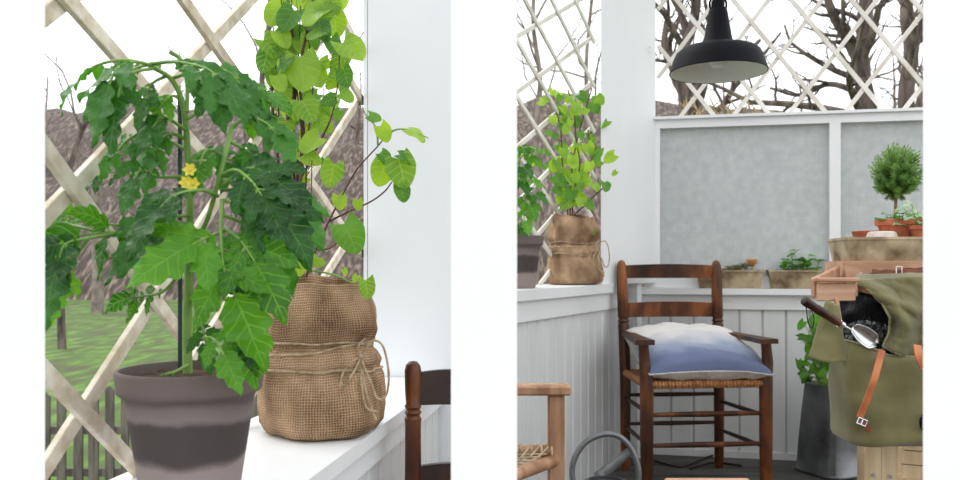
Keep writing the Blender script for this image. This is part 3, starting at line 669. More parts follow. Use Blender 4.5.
# ------------------------------------------------------------ sack
def sack(plant, c, S, seed, bow=1.0):
    prof = [(0, 0.002), (.085, .0), (.108, .004), (.120, .020), (.1225, .045), (.119, .08), (.112, .105), (.102, .122), (.108, .135), (.104, .150), (.094, .163), (.0885, .170), (.094, .178), (.105, .195), (.108, .215), (.104, .24), (.097, .265), (.092, .283), (.093, .290), (.088, .291), (.084, .275), (.082, .25), (0, .245)]
    # refine
    pr = []
    for i in range(len(prof)-1):
        for k in range(3): t = k/3; pr.append((prof[i][0]*(1-t)+prof[i+1][0]*t, prof[i][1]*(1-t)+prof[i+1][1]*t))
    pr.append(prof[-1])
    def fn(p, a, r, z):
        n_ = noise.noise(V(math.cos(a)*1.6, math.sin(a)*1.6, z*8+seed))*.016+noise.noise(V(math.cos(a)*4, math.sin(a)*4, z*22+seed))*.006
        pl = .008*math.sin(a*9+seed+2*math.sin(z*14))*math.exp(-((z-.168)/.035)**2)+.005*math.sin(a*12+seed+z*30)*math.exp(-((z-.12)/.03)**2)
        fold = .018*math.exp(-((a-5.75)/.25)**2)*math.exp(-((z-.20)/.06)**2)
        k = min(1, r/.05); s = 1+k*(n_+pl+fold)/max(r, .02)
        zz = z+k*(.012*noise.noise(V(math.cos(a)*1.3, math.sin(a)*1.3, seed))*(z/.29)) - (.012*math.cos(a-5.6)*max(0, (z-.2))/.09)*k
        return V(p.x*s, p.y*s, max(zz, 0))*S
    mb = MB(); mb.lathe(c, pr, 96, fn)
    # hessian weave uses uv in metres-ish
    mb.uv = [(u*1.0, v_*S*1.0+0*u) for u, v_ in mb.uv]
    sk = mb.build('burlap_sack', BURLAP, plant, sharp=180)
    def rad(z):
        for i in range(len(prof)-1):
            if prof[i][1] <= z <= prof[i+1][1] and z > 0.003: t = (z-prof[i][1])/(prof[i+1][1]-prof[i][1]+1e-9); return prof[i][0]*(1-t)+prof[i+1][0]*t
        return .1
    def ring(z, tilt, off=.0025):
        pts = []
        for k in range(49):
            a = 2*PI*k/48; zz = z+tilt*math.sin(a*1.0+.8)*.012+.002*math.sin(a*5)
            r = rad(zz); q = fn(V(r*math.cos(a), r*math.sin(a), zz), a, r, zz); h = V(q.x, q.y, 0).normalized()
            pts.append(Vector(c)+q+h*off)
        return pts
    mb = MB(); mb.tube(ring(.168, 1), .0024, 6, False); mb.tube(ring(.122, -.6), .0024, 6, False); mb.tube(ring(.172, -.5), .0022, 6, False)
    mb.build('twine', TWINE, plant)
    a0 = math.radians(-38); kn = Vector(c)+V(math.cos(a0)*.112, math.sin(a0)*.112, .150)*S+V(.002, -.008, 0)
    ex = V(1, .1, 0)*S; ez = V(0, 0, 1)*S; ey = V(0, -1, 0)*S
    def cv(l): return spline([kn+ex*a+ez*b+ey*e_ for a, b, e_ in l], 8)
    mb = MB()
    for l in ([(0, 0, 0), (.02, .03, .01), (.04, .02, .01), (.05, -.03, .008), (.045, -.07, .005), (.03, -.075, .01), (.02, -.05, .012), (.005, -.015, .01), (0, 0, .004)],
              [(0, 0, 0), (-.02, -.01, .01), (-.035, -.035, .012), (-.03, -.05, .013), (-.015, -.03, .014), (0, 0, .006)],
              [(0, 0, 0), (.005, -.04, .012), (.015, -.08, .012), (.028, -.115, .01)],
              [(0, 0, 0), (-.028, -.02, .01), (-.038, -.06, .016), (-.03, -.085, .018)],
              [(0, 0, 0), (-.005, .02, .008), (.008, .035, .006)],
              [(0, 0, 0), (.002, -.05, .014), (.010, -.09, .012), (.03, -.10, .012)]):
        mb.tube(cv(l), .0023*S**.5, 6)
    mb.tube([kn+V(-.004, -.003, -.003), kn+V(0, -.006, 0), kn+V(.004, -.003, .003)], [.003, .005, .003], 8)
    mb.build('twine_bow', TWINE, plant)
    return sk

def vine_leaf(plant, px, py, Y, s, mt=None, dr=None, nr=None, stemto=None, sh=None):
    c = P(px, py, Y); L = s*Y/F*.9
    dr = Vector(dr) if dr else V(R.uniform(-.7, .7), R.uniform(-.5, .1), -R.uniform(.2, 1.0))
    dr.normalize(); nr = Vector(nr) if nr else V(R.uniform(-.5, .5), -.9, R.uniform(-.1, .7))
    mb = MB(); b = c-dr*L*.45
    leaf_grid(mb, b, dr, nr, L, L*1.0, 'heart', R.uniform(.1, .6), R.uniform(-.15, .35))
    if stemto is not None:
        mb.cm = 1; e_ = Vector(stemto); mb.tube(spline([b+dr*L*.02, (b+e_)/2+V(0, -.004, .006), e_], 4), .0009, 5)
    o = mb.build('leaf', [mt or VINE, STEMG], plant, sharp=180); return o

# ---- vine in sack, near ledge
sc = V((321-480)*1.55/F, 1.55, .5305)
vp = thing('sack_planted_vine', sc, 'large climbing vine in a tied burlap sack beside the big tomato plant', 'potted plant')
sack(vp, sc, 1.0, 1.3)
Dv = 1.55
stems = [[(300, 275, 1.55), (296, 230, 1.55), (298, 170, 1.55), (292, 120, 1.54), (294, 60, 1.55), (288, 0, 1.55), (290, -40, 1.55)],
         [(302, 275, 1.54), (305, 240, 1.53), (300, 190, 1.53), (304, 140, 1.54), (300, 70, 1.54), (312, 10, 1.54), (315, -30, 1.54)],
         [(296, 272, 1.56), (284, 215, 1.57), (278, 160, 1.57), (272, 90, 1.57), (282, 40, 1.56), (275, -20, 1.56)],
         [(306, 277, 1.52), (318, 245, 1.5), (332, 215, 1.48), (345, 190, 1.47), (358, 168, 1.46), (378, 146, 1.45), (384, 138, 1.45)],
         [(328, 222, 1.49), (348, 212, 1.48), (370, 202, 1.46), (384, 192, 1.45), (392, 182, 1.44)],
         [(318, 250, 1.50), (330, 248, 1.48), (340, 240, 1.47)],
         [(300, 180, 1.53), (316, 150, 1.52), (332, 115, 1.5), (338, 80, 1.5), (340, 40, 1.5)],
         [(378, 146, 1.45), (376, 128, 1.45), (366, 115, 1.45), (362, 106, 1.45)],
         [(384, 138, 1.45), (395, 130, 1.44), (410, 130, 1.43), (428, 138, 1.42)],
         [(302, 268, 1.53), (294, 240, 1.50), (300, 220, 1.5), (310, 205, 1.5), (312, 160, 1.5)],
         [(310, 270, 1.50), (335, 275, 1.47), (350, 282, 1.46), (362, 284, 1.45)]]
for i in range(9):
    xo = R.uniform(-9, 9); stems.append([(299+xo*.5, 276, 1.55+R.uniform(-.02, .02)), (297+xo+R.uniform(-5, 5), 210, 1.55), (294+xo*1.4+R.uniform(-6, 6), 140, 1.55+R.uniform(-.03, .03)), (292+xo*1.6+R.uniform(-8, 8), 70, 1.55), (292+xo*2+R.uniform(-9, 9), R.uniform(-30, 20), 1.55)])
for i, s_ in enumerate(stems):
    pts = spline([P(*q) for q in s_], 6)
    MB().tube(pts, [(.0042 if i < 3 else .0021)*(1-.5*j/len(pts)) for j in range(len(pts))], 6).build('stem', STEMG if i in (7, 8, 10) else STEMR, vp)
# old woody bits
lv = [(403, 172, 1.43, 36, 0, (.35, -.2, -1), (0, -1, .1)), (381, 172, 1.46, 30, 0, (-.6, .1, -1), (.2, -1, 0)), (331, 175, 1.49, 28, 0, (-.3, 0, -1), (0, -1, .1)),
      (352, 236, 1.46, 38, 1, (.55, -.2, -.8), (-.2, -.8, .5)), (303, 72, 1.50, 42, 0, (.2, -.2, -1), (0, -1, .2)), (353, 50, 1.48, 34, 0, (.6, -.2, -.5), (0, -.9, .5)),
      (312, 14, 1.50, 30, 0, (-.8, -.2, -.5), (0, -.8, .6)), (288, 20, 1.52, 30, 1, (-.5, -.2, -.9), (0, -1, .2)), (347, 78, 1.49, 24, 1, (.4, -.1, -1), (-.5, -1, .1)), (285, 93, 1.52, 24, 0, None, None),
      (328, 100, 1.49, 17, 1, (-.9, 0, -.2), None), (347, 95, 1.48, 18, 0, (.9, 0, -.2), None), (308, 110, 1.50, 30, 0, (.5, -.2, -.8), (0, -1, .3)), (283, 130, 1.52, 24, 0, (-.3, 0, -1), None),
      (265, 60, 1.54, 28, 0, (-.3, 0, -1), None), (330, 8, 1.5, 22, 0, (.9, 0, .4), None), (375, 117, 1.45, 15, 1, (.9, 0, -.3), None), (385, 133, 1.44, 20, 0, (.5, 0, -.8), None), (418, 132, 1.42, 24, 0, (.9, -.1, -.35), (0, -.5, .9)),
      (310, 143, 1.50, 26, 0, (-.7, 0, -.5), None), (337, 115, 1.49, 13, 1, None, None), (407, 157, 1.43, 20, 1, (.9, 0, -.3), (0, -.6, .8)), (386, 158, 1.45, 16, 1, (.6, 0, -.6), None), (312, 158, 1.51, 22, 0, (.8, 0, -.3), None),
      (340, 202, 1.47, 17, 0, (.2, 0, -1), None), (358, 205, 1.46, 12, 0, (.1, 0, -1), None), (403, 193, 1.43, 20, 1, (.3, 0, -1), (.3, -1, 0)), (367, 289, 1.44, 22, 0, (.15, 0, -1), (.6, -.8, 0)), (312, 258, 1.48, 20, 0, (.9, 0, -.1), None),
      (300, 267, 1.48, 20, 0, (-.3, 0, -1), None), (355, 278, 1.46, 9, 0, None, None), (345, 272, 1.46, 8, 0, None, None), (320, 262, 1.46, 12, 0, (.9, 0, .2), None), (298, 285, 1.43, 0, 0, None, None)]
for (px, py, Y, s_, dk, dr, nr) in lv:
    if s_: vine_leaf(vp, px, py, Y, s_, VINED if dk else VINE, dr, nr)
import bisect
for k in range(67):
    while True:
        py = R.uniform(-25, 215); f = max(0, min(1, (py-60)/150)); lo = 262+12*f; hi = 342-22*f; px = R.uniform(lo, hi)
        if py > 130 and R.random() < .55: continue
        break
    axis = 296; Y = R.uniform(1.50, 1.62)
    vine_leaf(vp, px, py, Y, R.uniform(15, 30)*(1 if py < 130 else .75), VINED if R.random() < .35 else VINE, stemto=P(axis+(px-axis)*.35, py+12, 1.555))

# ------------------------------------------------------------ right bay: the same pair on the side wall
pc2 = V((514-480)*2.776/F, 2.776, .7705)
tom2 = thing('tomato_plant', pc2, 'small-looking tomato plant in a grey pot on the sill beside the farther sack', 'potted plant')
clay_pot(tom2, pc2, .104, .180, .075)
MB().tube(spline([P(514, 245, 2.776), P(516, 200, 2.776), P(520, 150, 2.77)], 6), .005, 8).build('stem', STEMG, tom2)
for (b, t, L, mt, pr) in (((516, 165), (532, 158), 16, TOML, 2), ((516, 180), (536, 182), 16, TOML, 2), ((516, 200), (530, 206), 22, TOML, 2), ((516, 190), (522, 182), 18, TOMD, 2),
                          ((516, 215), (526, 222), 22, TOML, 1), ((518, 160), (524, 150), 14, TOML, 2), ((516, 205), (538, 196), 15, TOMD, 2), ((516, 225), (520, 228), 20, TOMD, 1), ((516, 175), (527, 170), 18, TOMD, 2), ((518, 155), (538, 150), 12, TOML, 2)):
    Y = 2.70+R.uniform(-.05, .05)
    comp_leaf(tom2, [P(b[0], b[1], 2.776), P((b[0]+t[0])/2, min(b[1], t[1])-3, 2.74), P(t[0], t[1], Y)], L*Y/F, mt, pr, (.2, -1, .4), .5, small=False)
sc2 = V((573-480)*3.27/F, 3.27, .7705)
vp2 = thing('sack_planted_vine', sc2, 'climbing vine in a twine-tied burlap sack on the side wall sill by the corner post', 'potted plant')
sack(vp2, sc2, .97, 4.1)
st2 = [[(570, 218), (571, 195), (572, 170), (576, 145), (584, 115), (592, 88)], [(572, 218), (574, 190), (580, 165), (576, 140), (574, 110), (568, 90)], [(568, 218), (566, 190), (562, 160), (560, 125), (548, 96)],
       [(574, 215), (585, 205), (594, 196), (603, 188)], [(574, 190), (586, 178), (592, 160), (588, 130)], [(574, 200), (590, 208), (596, 222)]]
for s_ in st2:
    MB().tube(spline([P(a, b, 3.27) for a, b in s_], 5), .003, 6).build('stem', STEMR, vp2)
for (px, py, s_, dk) in ((605, 186, 15, 1), (590, 205, 12, 1), (563, 180, 17, 1), (570, 195, 15, 1), (583, 183, 12, 0), (593, 232, 8, 0), (547, 99, 9, 0), (595, 100, 9, 0), (614, 173, 7, 0), (552, 92, 9, 0), (558, 190, 12, 1)):
    vine_leaf(vp2, px, py, 3.2, s_, VINED if dk else VINE)
for k in range(84):
    py = R.uniform(92, 208); f = abs(py-160)/60; hw = 27-7*f; px = 572+R.gauss(0, .52)*hw*1.25
    if py > 190: px = R.uniform(555, 592)
    vine_leaf(vp2, px, py, R.uniform(3.17, 3.35), R.uniform(8, 15), VINED if R.random() < .3 else VINE)

# ------------------------------------------------------------ pendant lamp
lc = P(718, 73, 2.5)
lm = thing('pendant_lamp', lc, 'black enamel pendant lamp hanging before the white trellis', 'lamp')
k = 1.0
out_ = [(.1485, 0), (.1495, .002), (.147, .010), (.138, .040), (.128, .062), (.112, .074), (.060, .088), (.048, .094), (.043, .105), (.030, .185), (.027, .198), (.0, .20)]
MB().lathe(lc, [(.146, .001), (.1485, 0)]+out_[1:], 64).build('lamp_shade', BLACK, lm, sharp=35)
MB().lathe(lc, [(.146, .001), (.134, .040), (.122, .060), (.108, .069), (.045, .082), (.0, .084)], 64).build('shade_lining', LAMPIN, lm, sharp=60)
mb = MB(); mb.lathe(lc, [(.0, .198), (.020, .199), (.020, .225), (.012, .232), (.0, .233)], 24)
mb.tube(spline([lc+V(-.022, 0, .195), lc+V(-.026, 0, .22), lc+V(-.01, 0, .25), lc+V(0, 0, .262), lc+V(.01, 0, .25), lc+V(.026, 0, .22), lc+V(.022, 0, .195)], 4), .0035, 8)
mb.build('socket_cap', BLACK, lm)
mb = MB(); mb.tube([lc+V(0, 0, .23), V(lc.x, lc.y, 2.299)], .0035, 8)
mb.build('cord', BLACK, lm)
mb = MB(); mb.lathe(lc, [(0, .015), (.02, .02), (.03, .035), (.028, .055), (.016, .07), (.014, .084)], 20); mb.build('bulb', mat('milky_bulb', (.7, .7, .68), rough=.2), lm)
# beam the lamp hangs from
struct('trim_12', MB().prism([(lc.x-.4, lc.y-.03), (.91, lc.y-.03), (.91, lc.y+.03), (lc.x-.4, lc.y+.03)], 2.2995+.001, 2.36) if False else MB().prism([(lc.x-.1, lc.y-.03), (.849, lc.y-.03), (.849, lc.y+.03), (lc.x-.1, lc.y+.03)], 2.30, 2.36), WHITE)
# hook on the post
hk = MB(); hc = P(650, 50, 3.545); hk.tube(spline([hc+V(0, .02, .012), hc+V(0, -.012, .012), hc+V(.004, -.02, 0), hc+V(0, -.02, -.014), hc+V(-.01, -.018, -.008)], 5), .0028, 6)
tag(hk.build('hook', WHITE), 'small white hook screwed into the corner post', 'hook')

# ------------------------------------------------------------ armchair with cushion
FL, FR = V(.622, 2.985, 0), V(1.083, 3.03, 0); RL, RR = V(.604, 3.325, 0), V(1.004, 3.36, 0)
ch = thing('armchair', (FL+FR+RL+RR)/4, 'dark-stained ladder-back wooden armchair with a woven cane seat below the window', 'chair')
z = lambda p, h: V(p.x, p.y, h)
for q, lean in ((RL, V(-.012, .028, 0)), (RR, V(-.004, .030, 0))):
    mb = MB(); top = q+lean
    hs = [(0, .016), (.03, .019), (.40, .023), (.60, .023), (.61, .019), (.615, .025), (.625, .019), (.635, .023), (.80, .022), (.845, .020), (.862, .015), (.870, .006)]
    pts = []; rr = []
    for h, r in hs:
        f = max(0, (h-.4)/.47); pts.append(q+(top-q)*f+V(0, 0, h)); rr.append(r)
    mb.tube(pts, rr, 14); mb.build('rear_post', DARKW, ch)
for q in (FL, FR):
    mb = MB(); pts = [q+V(0, 0, h) for h in (0, .02, .2, .38, .42, .48, .555)]
    pts[5] += V(-.006, .01, 0) if q is FL else V(.010, .01, 0); pts[6] += V(-.012, .0, 0) if q is FL else V(.0, 0, 0)
    mb.tube(pts, [.018, .022, .0245, .025, .025, .021, .019], 14); mb.build('front_leg', DARKW, ch)
def slat(a, b, z0, z1, bow=.02):
    mb = MB(); n = 12; a = Vector(a); b = Vector(b); dd = (b-a).normalized(); nn = V(-dd.y, dd.x, 0)
    rows = []
    for i in range(n+1):
        t = i/n; p = a.lerp(b, t)+nn*bow*math.sin(PI*t); ex = .006*math.sin(PI*t)
        rows.append([mb.vert(p+V(0, 0, z0)-nn*.007), mb.vert(p+V(0, 0, z0)+nn*.007), mb.vert(p+V(0, 0, z1+ex)+nn*.007), mb.vert(p+V(0, 0, z1+ex)-nn*.007)])
    for i in range(n):
        for k in range(4): j = (k+1) % 4; mb.face([rows[i][k], rows[i+1][k], rows[i+1][j], rows[i][j]])
    mb.face(rows[0]); mb.face(rows[-1][::-1]); return mb
tl, tr_ = RL+V(-.011, .026, 0), RR+V(-.003, .027, 0)
slat(tl, tr_, .795, .848).build('back_slat', DARKW, ch); slat(RL+V(-.007, .016, 0), RR+V(-.002, .017, 0), .632, .690).build('back_slat', DARKW, ch)
for a, b in ((RL, FL+V(-.012, -.03, 0)), (RR, FR+V(.004, -.03, 0))):
    mb = MB(); n = 10; dd = (b-a).normalized(); sd = V(-dd.y, dd.x, 0); rows = []
    for i in range(n+1):
        t = i/n; p = a.lerp(b, t); w_ = .018+.014*t+(.004 if t > .85 else 0); zz = .578-.006*t
        rows.append([mb.vert(p-sd*w_+V(0, 0, zz-.018)), mb.vert(p+sd*w_+V(0, 0, zz-.018)), mb.vert(p+sd*w_+V(0, 0, zz)), mb.vert(p-sd*w_+V(0, 0, zz))])
    for i in range(n):
        for k in range(4): j = (k+1) % 4; mb.face([rows[i][j], rows[i+1][j], rows[i+1][k], rows[i][k]])
    mb.face(rows[0][::-1]); mb.face(rows[-1]); mb.build('armrest', DARKW, ch, smooth=False)
def rung(a, b, h, r=.009, m=DARKW, h2=None):
    pts = [z(a, h).lerp(z(b, h2 or h), t) for t in (0, .25, .5, .75, 1)]
    return MB().tube(pts, [r*.8, r, r*1.15, r, r*.8], 10).build('stretcher', m, ch)
for h in (.29, .175): rung(FL, FR, h, .0095)
for h in (.31, .19): rung(RL, RR, h, .0085, BLACKW); rung(FL, RL, h-.01, .008, BLACKW); rung(FR, RR, h-.03, .008, BLACKW)
# seat: rails wrapped with cane, woven surface
mb = MB()
for a, b in ((FL, FR), (RL, RR), (FL, RL), (FR, RR)):
    n = int((b-a).length/.013)
    for i in range(n):
        p = z(a, .402).lerp(z(b, .402), (i+.5)/n); dd = (b-a).normalized()
        mb.tube([p-dd*.0062, p-dd*.003, p+dd*.003, p+dd*.0062], [.0125, .016, .016, .0125], 8)
def seatf(u, v):
    p = FL.lerp(FR, u).lerp(RL.lerp(RR, u), v); return V(p.x, p.y, .413+.0025*math.sin(u*90)*math.sin(v*80)-.008*math.sin(PI*u)*math.sin(PI*v))
mb.grid(seatf, 80, 60); mb.grid(lambda u, v: seatf(u, v)-V(0, 0, .012), 20, 20, True)
mb.build('seat', CANE, ch)
# cushion
cu = thing('cushion', V(.83, 3.17, .43), 'linen cushion with blue fading to off-white lying on the dark armchair', 'cushion')
cc = V(.848, 3.165, .500); ux = V(.99, .09, 0).normalized(); uy = V(-.09, .95, .24).normalized(); uz = ux.cross(uy)
def cf(sign):
    def f(u, v):
        a, b = u*2-1, v*2-1
        edge = (1-abs(a)**3.2)*(1-abs(b)**3.2); hgt = .068*max(0, edge)**.42
        pin = 1-.07*(1-abs(b)**2)*abs(a)**3; pin2 = 1-.07*(1-abs(a)**2)*abs(b)**3
        wr = .007*noise.noise(V(a*3, b*5, sign*2))+.006*noise.noise(V(a*7, b*4, 3))*(1-edge)
        wr += .005*math.sin(b*6+a*4+noise.noise(V(a*2, b*2, 1))*4)*max(0, edge)**.3
        return cc+ux*a*.240*pin2 + uy*b*.190*pin+uz*(sign*(hgt+wr*(edge > 0.0)*min(1, edge*6))) + V(0, 0, .035*max(0, b)*(1-.5*abs(a+.3)) - .02*(a > .6)*(a-.6)-.01*(1-b)/2*abs(a)**2)
    return f
mb = MB(); mb.grid(cf(1), 44, 36); mb.build('cover', CUSH, cu, sharp=180)
mb = MB(); mb.grid(cf(-1), 44, 36, True); o = mb.build('underside', LINEN, cu, sharp=180); o['label'] = 'grey-beige linen underside'
mb = MB(); f = cf(1); ring = [f(t/30, 0) for t in range(31)]+[f(1, t/30) for t in range(1, 31)]+[f(1-t/30, 1) for t in range(1, 31)]+[f(0, 1-t/30) for t in range(1, 31)]
mb.tube(ring, .003, 6, False); mb.build('piping', LINEN, cu)

# ------------------------------------------------------------ light wood chair at the left edge of the right bay
lcb = V(.08, 1.74, 0)
lw = thing('low_chair', lcb, 'light brown wooden chair with a rope-woven seat beside the watering can', 'chair')
a1 = P(556, 420, 1.83); a1.z = 0; b1 = V(-.035, 1.80, 0); a2 = V(.045, 1.66, 0); b2 = V(-.03, 1.655, 0)
for q, h in ((a1, .555), (b1, .62), (a2, .41), (b2, .62)):
    MB().box(q+V(0, 0, h/2), (.038, .03, h), None, .004).build('leg', LTW, lw, smooth=False)
MB().bar(V(b1.x-.0, a1.y-.006, .5665), V(a1.x+.032, a1.y-.006, .5665), .05, .022, bev=.004).build('armrest', LTW, lw, smooth=False)
mb = MB()
for p, q, h in ((a1, b1, .425), (a1, a2, .405), (a2, b2, .405), (b1, b2, .425)): mb.tube([z(p, h), z(q, h)], .015, 10)
mb.build('seat_rail', LTW, lw)
mb = MB()
for i in range(9):
    t = (i+.5)/9; p = z(a1, .425).lerp(z(b1, .425), t); 
    mb.tube([p+V(.0, .017*math.cos(a), .017*math.sin(a)) for a in [j*PI/5 for j in range(11)]], .003, 5, False)
    q = z(a2, .405).lerp(z(b2, .405), t); mb.tube(spline([p+V(0, 0, .015), (p+q)/2+V(0, 0, -.004), q+V(0, 0, .015)], 5), .0025, 5)
for i in range(8):
    t = (i+.5)/8; mb.tube([z(a1, .428).lerp(z(a2, .412), t), z(b1, .428).lerp(z(b2, .412), t)], .0025, 5)
mb.build('woven_seat', TWINE, lw)

# ------------------------------------------------------------ dark chair in the left bay
dq = V((413-480)*1.62/F, 1.62, 0); dq2 = V(.012, 1.62, 0)
dc = thing('ladder_back_chair', V(-.06, 1.52, 0), 'very dark wooden chair back poking up at the lower right of the left-hand view', 'chair')
ztop = P(413, 361, 1.62).z
for q in (dq, dq2):
    hs = [(0, .014), (.35, .017), (ztop-.128, .016), (ztop-.116, .0175), (ztop-.110, .0135), (ztop-.104, .0175), (ztop-.098, .0135), (ztop-.092, .0175), (ztop-.086, .0145), (ztop-.06, .0165), (ztop-.02, .017), (ztop-.008, .0145), (ztop-.001, .008), (ztop, .002)]
    MB().tube([q+V(0, 0, h) for h, r in hs], [r for h, r in hs], 16).build('rear_post', BLACKW if False else DARKW, dc)
    MB().tube([q+V(0, -.2, 0), q+V(0, -.2, .33)], .015, 12).build('front_leg', BLACKW, dc)
slat(dq, dq2, P(0, 405, 1.62).z, P(0, 373, 1.62).z, .012).build('back_slat', BLACKW, dc)
slat(dq, dq2, P(0, 484, 1.62).z, P(0, 467, 1.62).z, .012).build('back_slat', BLACKW, dc)
MB().box((dq+dq2)/2+V(0, -.1, .325), (.19, .24, .02), None, .005).build('seat', BLACKW, dc)

# ------------------------------------------------------------ watering can
wc = V(P(606, 0, 2.3).x, 2.3, 0)
can = thing('watering_can', wc, 'galvanised watering can with a tall hoop handle on the floor before the dark armchair', 'watering can')
MB().lathe(wc, [(0, .001), (.078, .001), (.08, .004), (.080, .02), (.077, .025), (.077, .205), (.0785, .21), (.077, .214), (.066, .226), (.055, .231), (.05, .231), (.05, .222), (.0, .222)], 48).build('body', GALV, can, sharp=35)
hp = [P(570, 500, 2.3), P(572, 470, 2.3), P(582, 446, 2.3), P(600, 435, 2.3), P(618, 436, 2.3), P(632, 450, 2.3), P(639, 475, 2.3), P(640, 500, 2.3)]
hp[0] = V(wc.x-.078, 2.3, .15); hp[-1] = V(wc.x+.078, 2.3, .15)
MB().tube(spline(hp, 8), .0085, 10).build('handle', GALV, can)
MB().tube([V(wc.x+.03, 2.365, .09), P(600, 476, 2.46), P(629, 452, 2.72)], [.024, .019, .015], 16).build('spout', GALV, can)

# ------------------------------------------------------------ tall galvanised vase with ivy
vb = V((832-480)*3.27/F, 3.27, 0)
tv = thing('tall_metal_vase', vb, 'tall tapering galvanised metal vase with trailing ivy standing on the floor', 'vase')
mb = MB(); rows = []
def sq(r, zz, n=40, e=.28):
    return [vb+V(r*math.copysign(abs(math.cos(a))**e, math.cos(a))*.92, r*math.copysign(abs(math.sin(a))**e, math.sin(a))*.92, zz) for a in [2*PI*(k+.5)/n+.0 for k in range(n)]]
ang = math.radians(22); 
def rot(p): q = p-vb; return vb+V(q.x*math.cos(ang)-q.y*math.sin(ang), q.x*math.sin(ang)+q.y*math.cos(ang), q.z)
prof = [(.002, .002, .3), (.118, .002, .3), (.121, .006, .3), (.121, .014, .3), (.116, .018, .3), (.111, .12, .32), (.104, .24, .4), (.097, .36, .55), (.098, .366, .55), (.094, .366, .55), (.092, .33, .55), (.002, .33, .55)]
for r, zz, e_ in prof: rows.append([mb.vert(rot(p)) for p in sq(r, zz, 48, e_)])
for i in range(len(rows)-1):
    for k in range(48): j = (k+1) % 48; mb.face([rows[i][k], rows[i][j], rows[i+1][j], rows[i+1][k]])
mb.build('vase_body', GALV, tv, sharp=50)
for k in range(54):
    py = R.uniform(318, 382); f = (382-py)/64; px = 817+R.gauss(0, 1)*(10-2*f)-4*f
    px = min(px, 850)
    if k % 9 == 0: px, py = R.uniform(797, 806), R.uniform(372, 380)
    c = P(px, py, R.uniform(3.18, 3.32)); mb = MB(); L = R.uniform(.028, .055)
    dr = V(R.uniform(-1, 1), R.uniform(-.4, .1), -R.uniform(-.2, .9)).normalized(); leaf_grid(mb, c-dr*L/2, dr, V(R.uniform(-.5, .5), -1, R.uniform(0, .7)), L, L*.7, 'heart', .2, .1)
    mb.cm = 1; mb.tube(spline([c-dr*L/2, (c+P(824, 388, 3.27))/2+V(R.uniform(-.02, .02), 0, .02), P(826+R.uniform(-6, 6), 395, 3.27)], 4), .0013, 4)
    mb.build('leaf', [IVY if R.random() < .7 else TOML, STEMG], tv, sharp=180)

# ------------------------------------------------------------ troughs
def trough(name, a, b, z0, z1, dep, flare, dirv, nv, label, group=None, m=TIN):
    """a,b: bottom front corners"""
    cen = (Vector(a)+Vector(b))/2+Vector(nv)*dep/2; cen.z = z0
    t = thing(name, cen, label, 'planter', group)
    hl = (Vector(b)-Vector(a)).length/2; dv = Vector(dirv); nv = Vector(nv); mb = MB()
    def ringv(hx, hy, zz): return [mb.vert(V(cen.x, cen.y, zz)+dv*sx*hx+nv*sy*hy) for sx, sy in ((-1, -1), (1, -1), (1, 1), (-1, 1))]
    rs = [ringv(hl, dep/2, z0), ringv(hl+flare, dep/2+flare, z1), ringv(hl+flare+.003, dep/2+flare+.003, z1-.004), ringv(hl+flare+.003, dep/2+flare+.003, z1+.004), ringv(hl+flare-.002, dep/2+flare-.002, z1+.004), ringv(hl+.0-.002, dep/2-.003, z0+.004)]
    mb.face(rs[0][::-1])
    for i in range(len(rs)-1):
        for k in range(4): j = (k+1) % 4; mb.face([rs[i][k], rs[i][j], rs[i+1][j], rs[i+1][k]])
    mb.face(rs[-1]); mb.build('tray', m, t, smooth=False)
    mb = MB(); f = .8; hx, hy = hl+flare*f-.003, dep/2+flare*f-.003; zt = z0+(z1-z0)*f
    mb.grid(lambda u, v: V(cen.x, cen.y, zt+.004*noise.noise(V(u*20, v*9, 1))+(.006*math.sin(PI*u)))+dv*hx*(u*2-1)+nv*hy*(v*2-1), 30, 8)
    mb.build('soil', SOIL, t); return t, cen
def bpt(px, off): p = BW(tx(px)); return p-BN*off
t1, c1 = trough('metal_trough', bpt(699, .045), bpt(759, .045), .7475, .824, .07, .012, BD, BN, 'weathered tin trough of succulents on the window sill behind the armchair', 'tin troughs on the window sill')
t2, c2 = trough('metal_trough', bpt(770, .045), bpt(823, .045), .7475, .824, .07, .012, BD, BN, 'weathered tin trough of green seedlings on the window sill left of the potting bench', 'tin troughs on the window sill')
def rosette(parent, c, r, n, mt, name='succulent', upf=.5):
    mb = MB()
    for k in range(n):
        a = 2.4*k; f = k/n; dr = V(math.cos(a)*(1-f*.7), math.sin(a)*(1-f*.7), upf+f*1.1); leaf_grid(mb, c, dr, V(0, 0, 1), r*(1-.4*f), r*.55, 'narrow', -.2, .25)
    return mb.build(name, mt, parent, sharp=180)
zs = .812
for (px, r, mt, hh) in ((731, .045, SUCG, .0), (738, .042, SUCG, .008), (745, .036, SUCG, .02), (752, .046, SUCC, .03), (725, .03, SUCG, 0), (716, .02, SUCG, 0), (756, .018, SUCG, 0)):
    c = bpt(px, .0); c = V(c.x, c.y-.005, zs+hh)
    o = rosette(t1, c, r, 18, mt, upf=.8)
    if hh: MB().tube([V(c.x, c.y, zs-.004), c], .004, 6).build('stem', STEMG, t1)
for k in range(40):
    px = R.gauss(799, 9); px = max(783, min(817, px)); c = bpt(px, .0); hgt = R.uniform(.01, .065)*(1.6 if R.random() < .25 else 1)
    tp = V(c.x+R.uniform(-.02, .02), c.y+R.uniform(-.02, .0), zs+hgt); mb = MB(); mb.cm = 1; mb.tube([V(c.x, c.y, zs-.003), tp], .0012, 4); mb.cm = 0
    L = R.uniform(.022, .042); leaf_grid(mb, tp, V(R.uniform(-1, 1), R.uniform(-.8, .2), R.uniform(-.1, .5)), V(0, -.4, 1), L, L*.8, 'heart', .3, .1)
    mb.build('seedling', [TOML, STEMG], t2, sharp=180)
    if False: pass

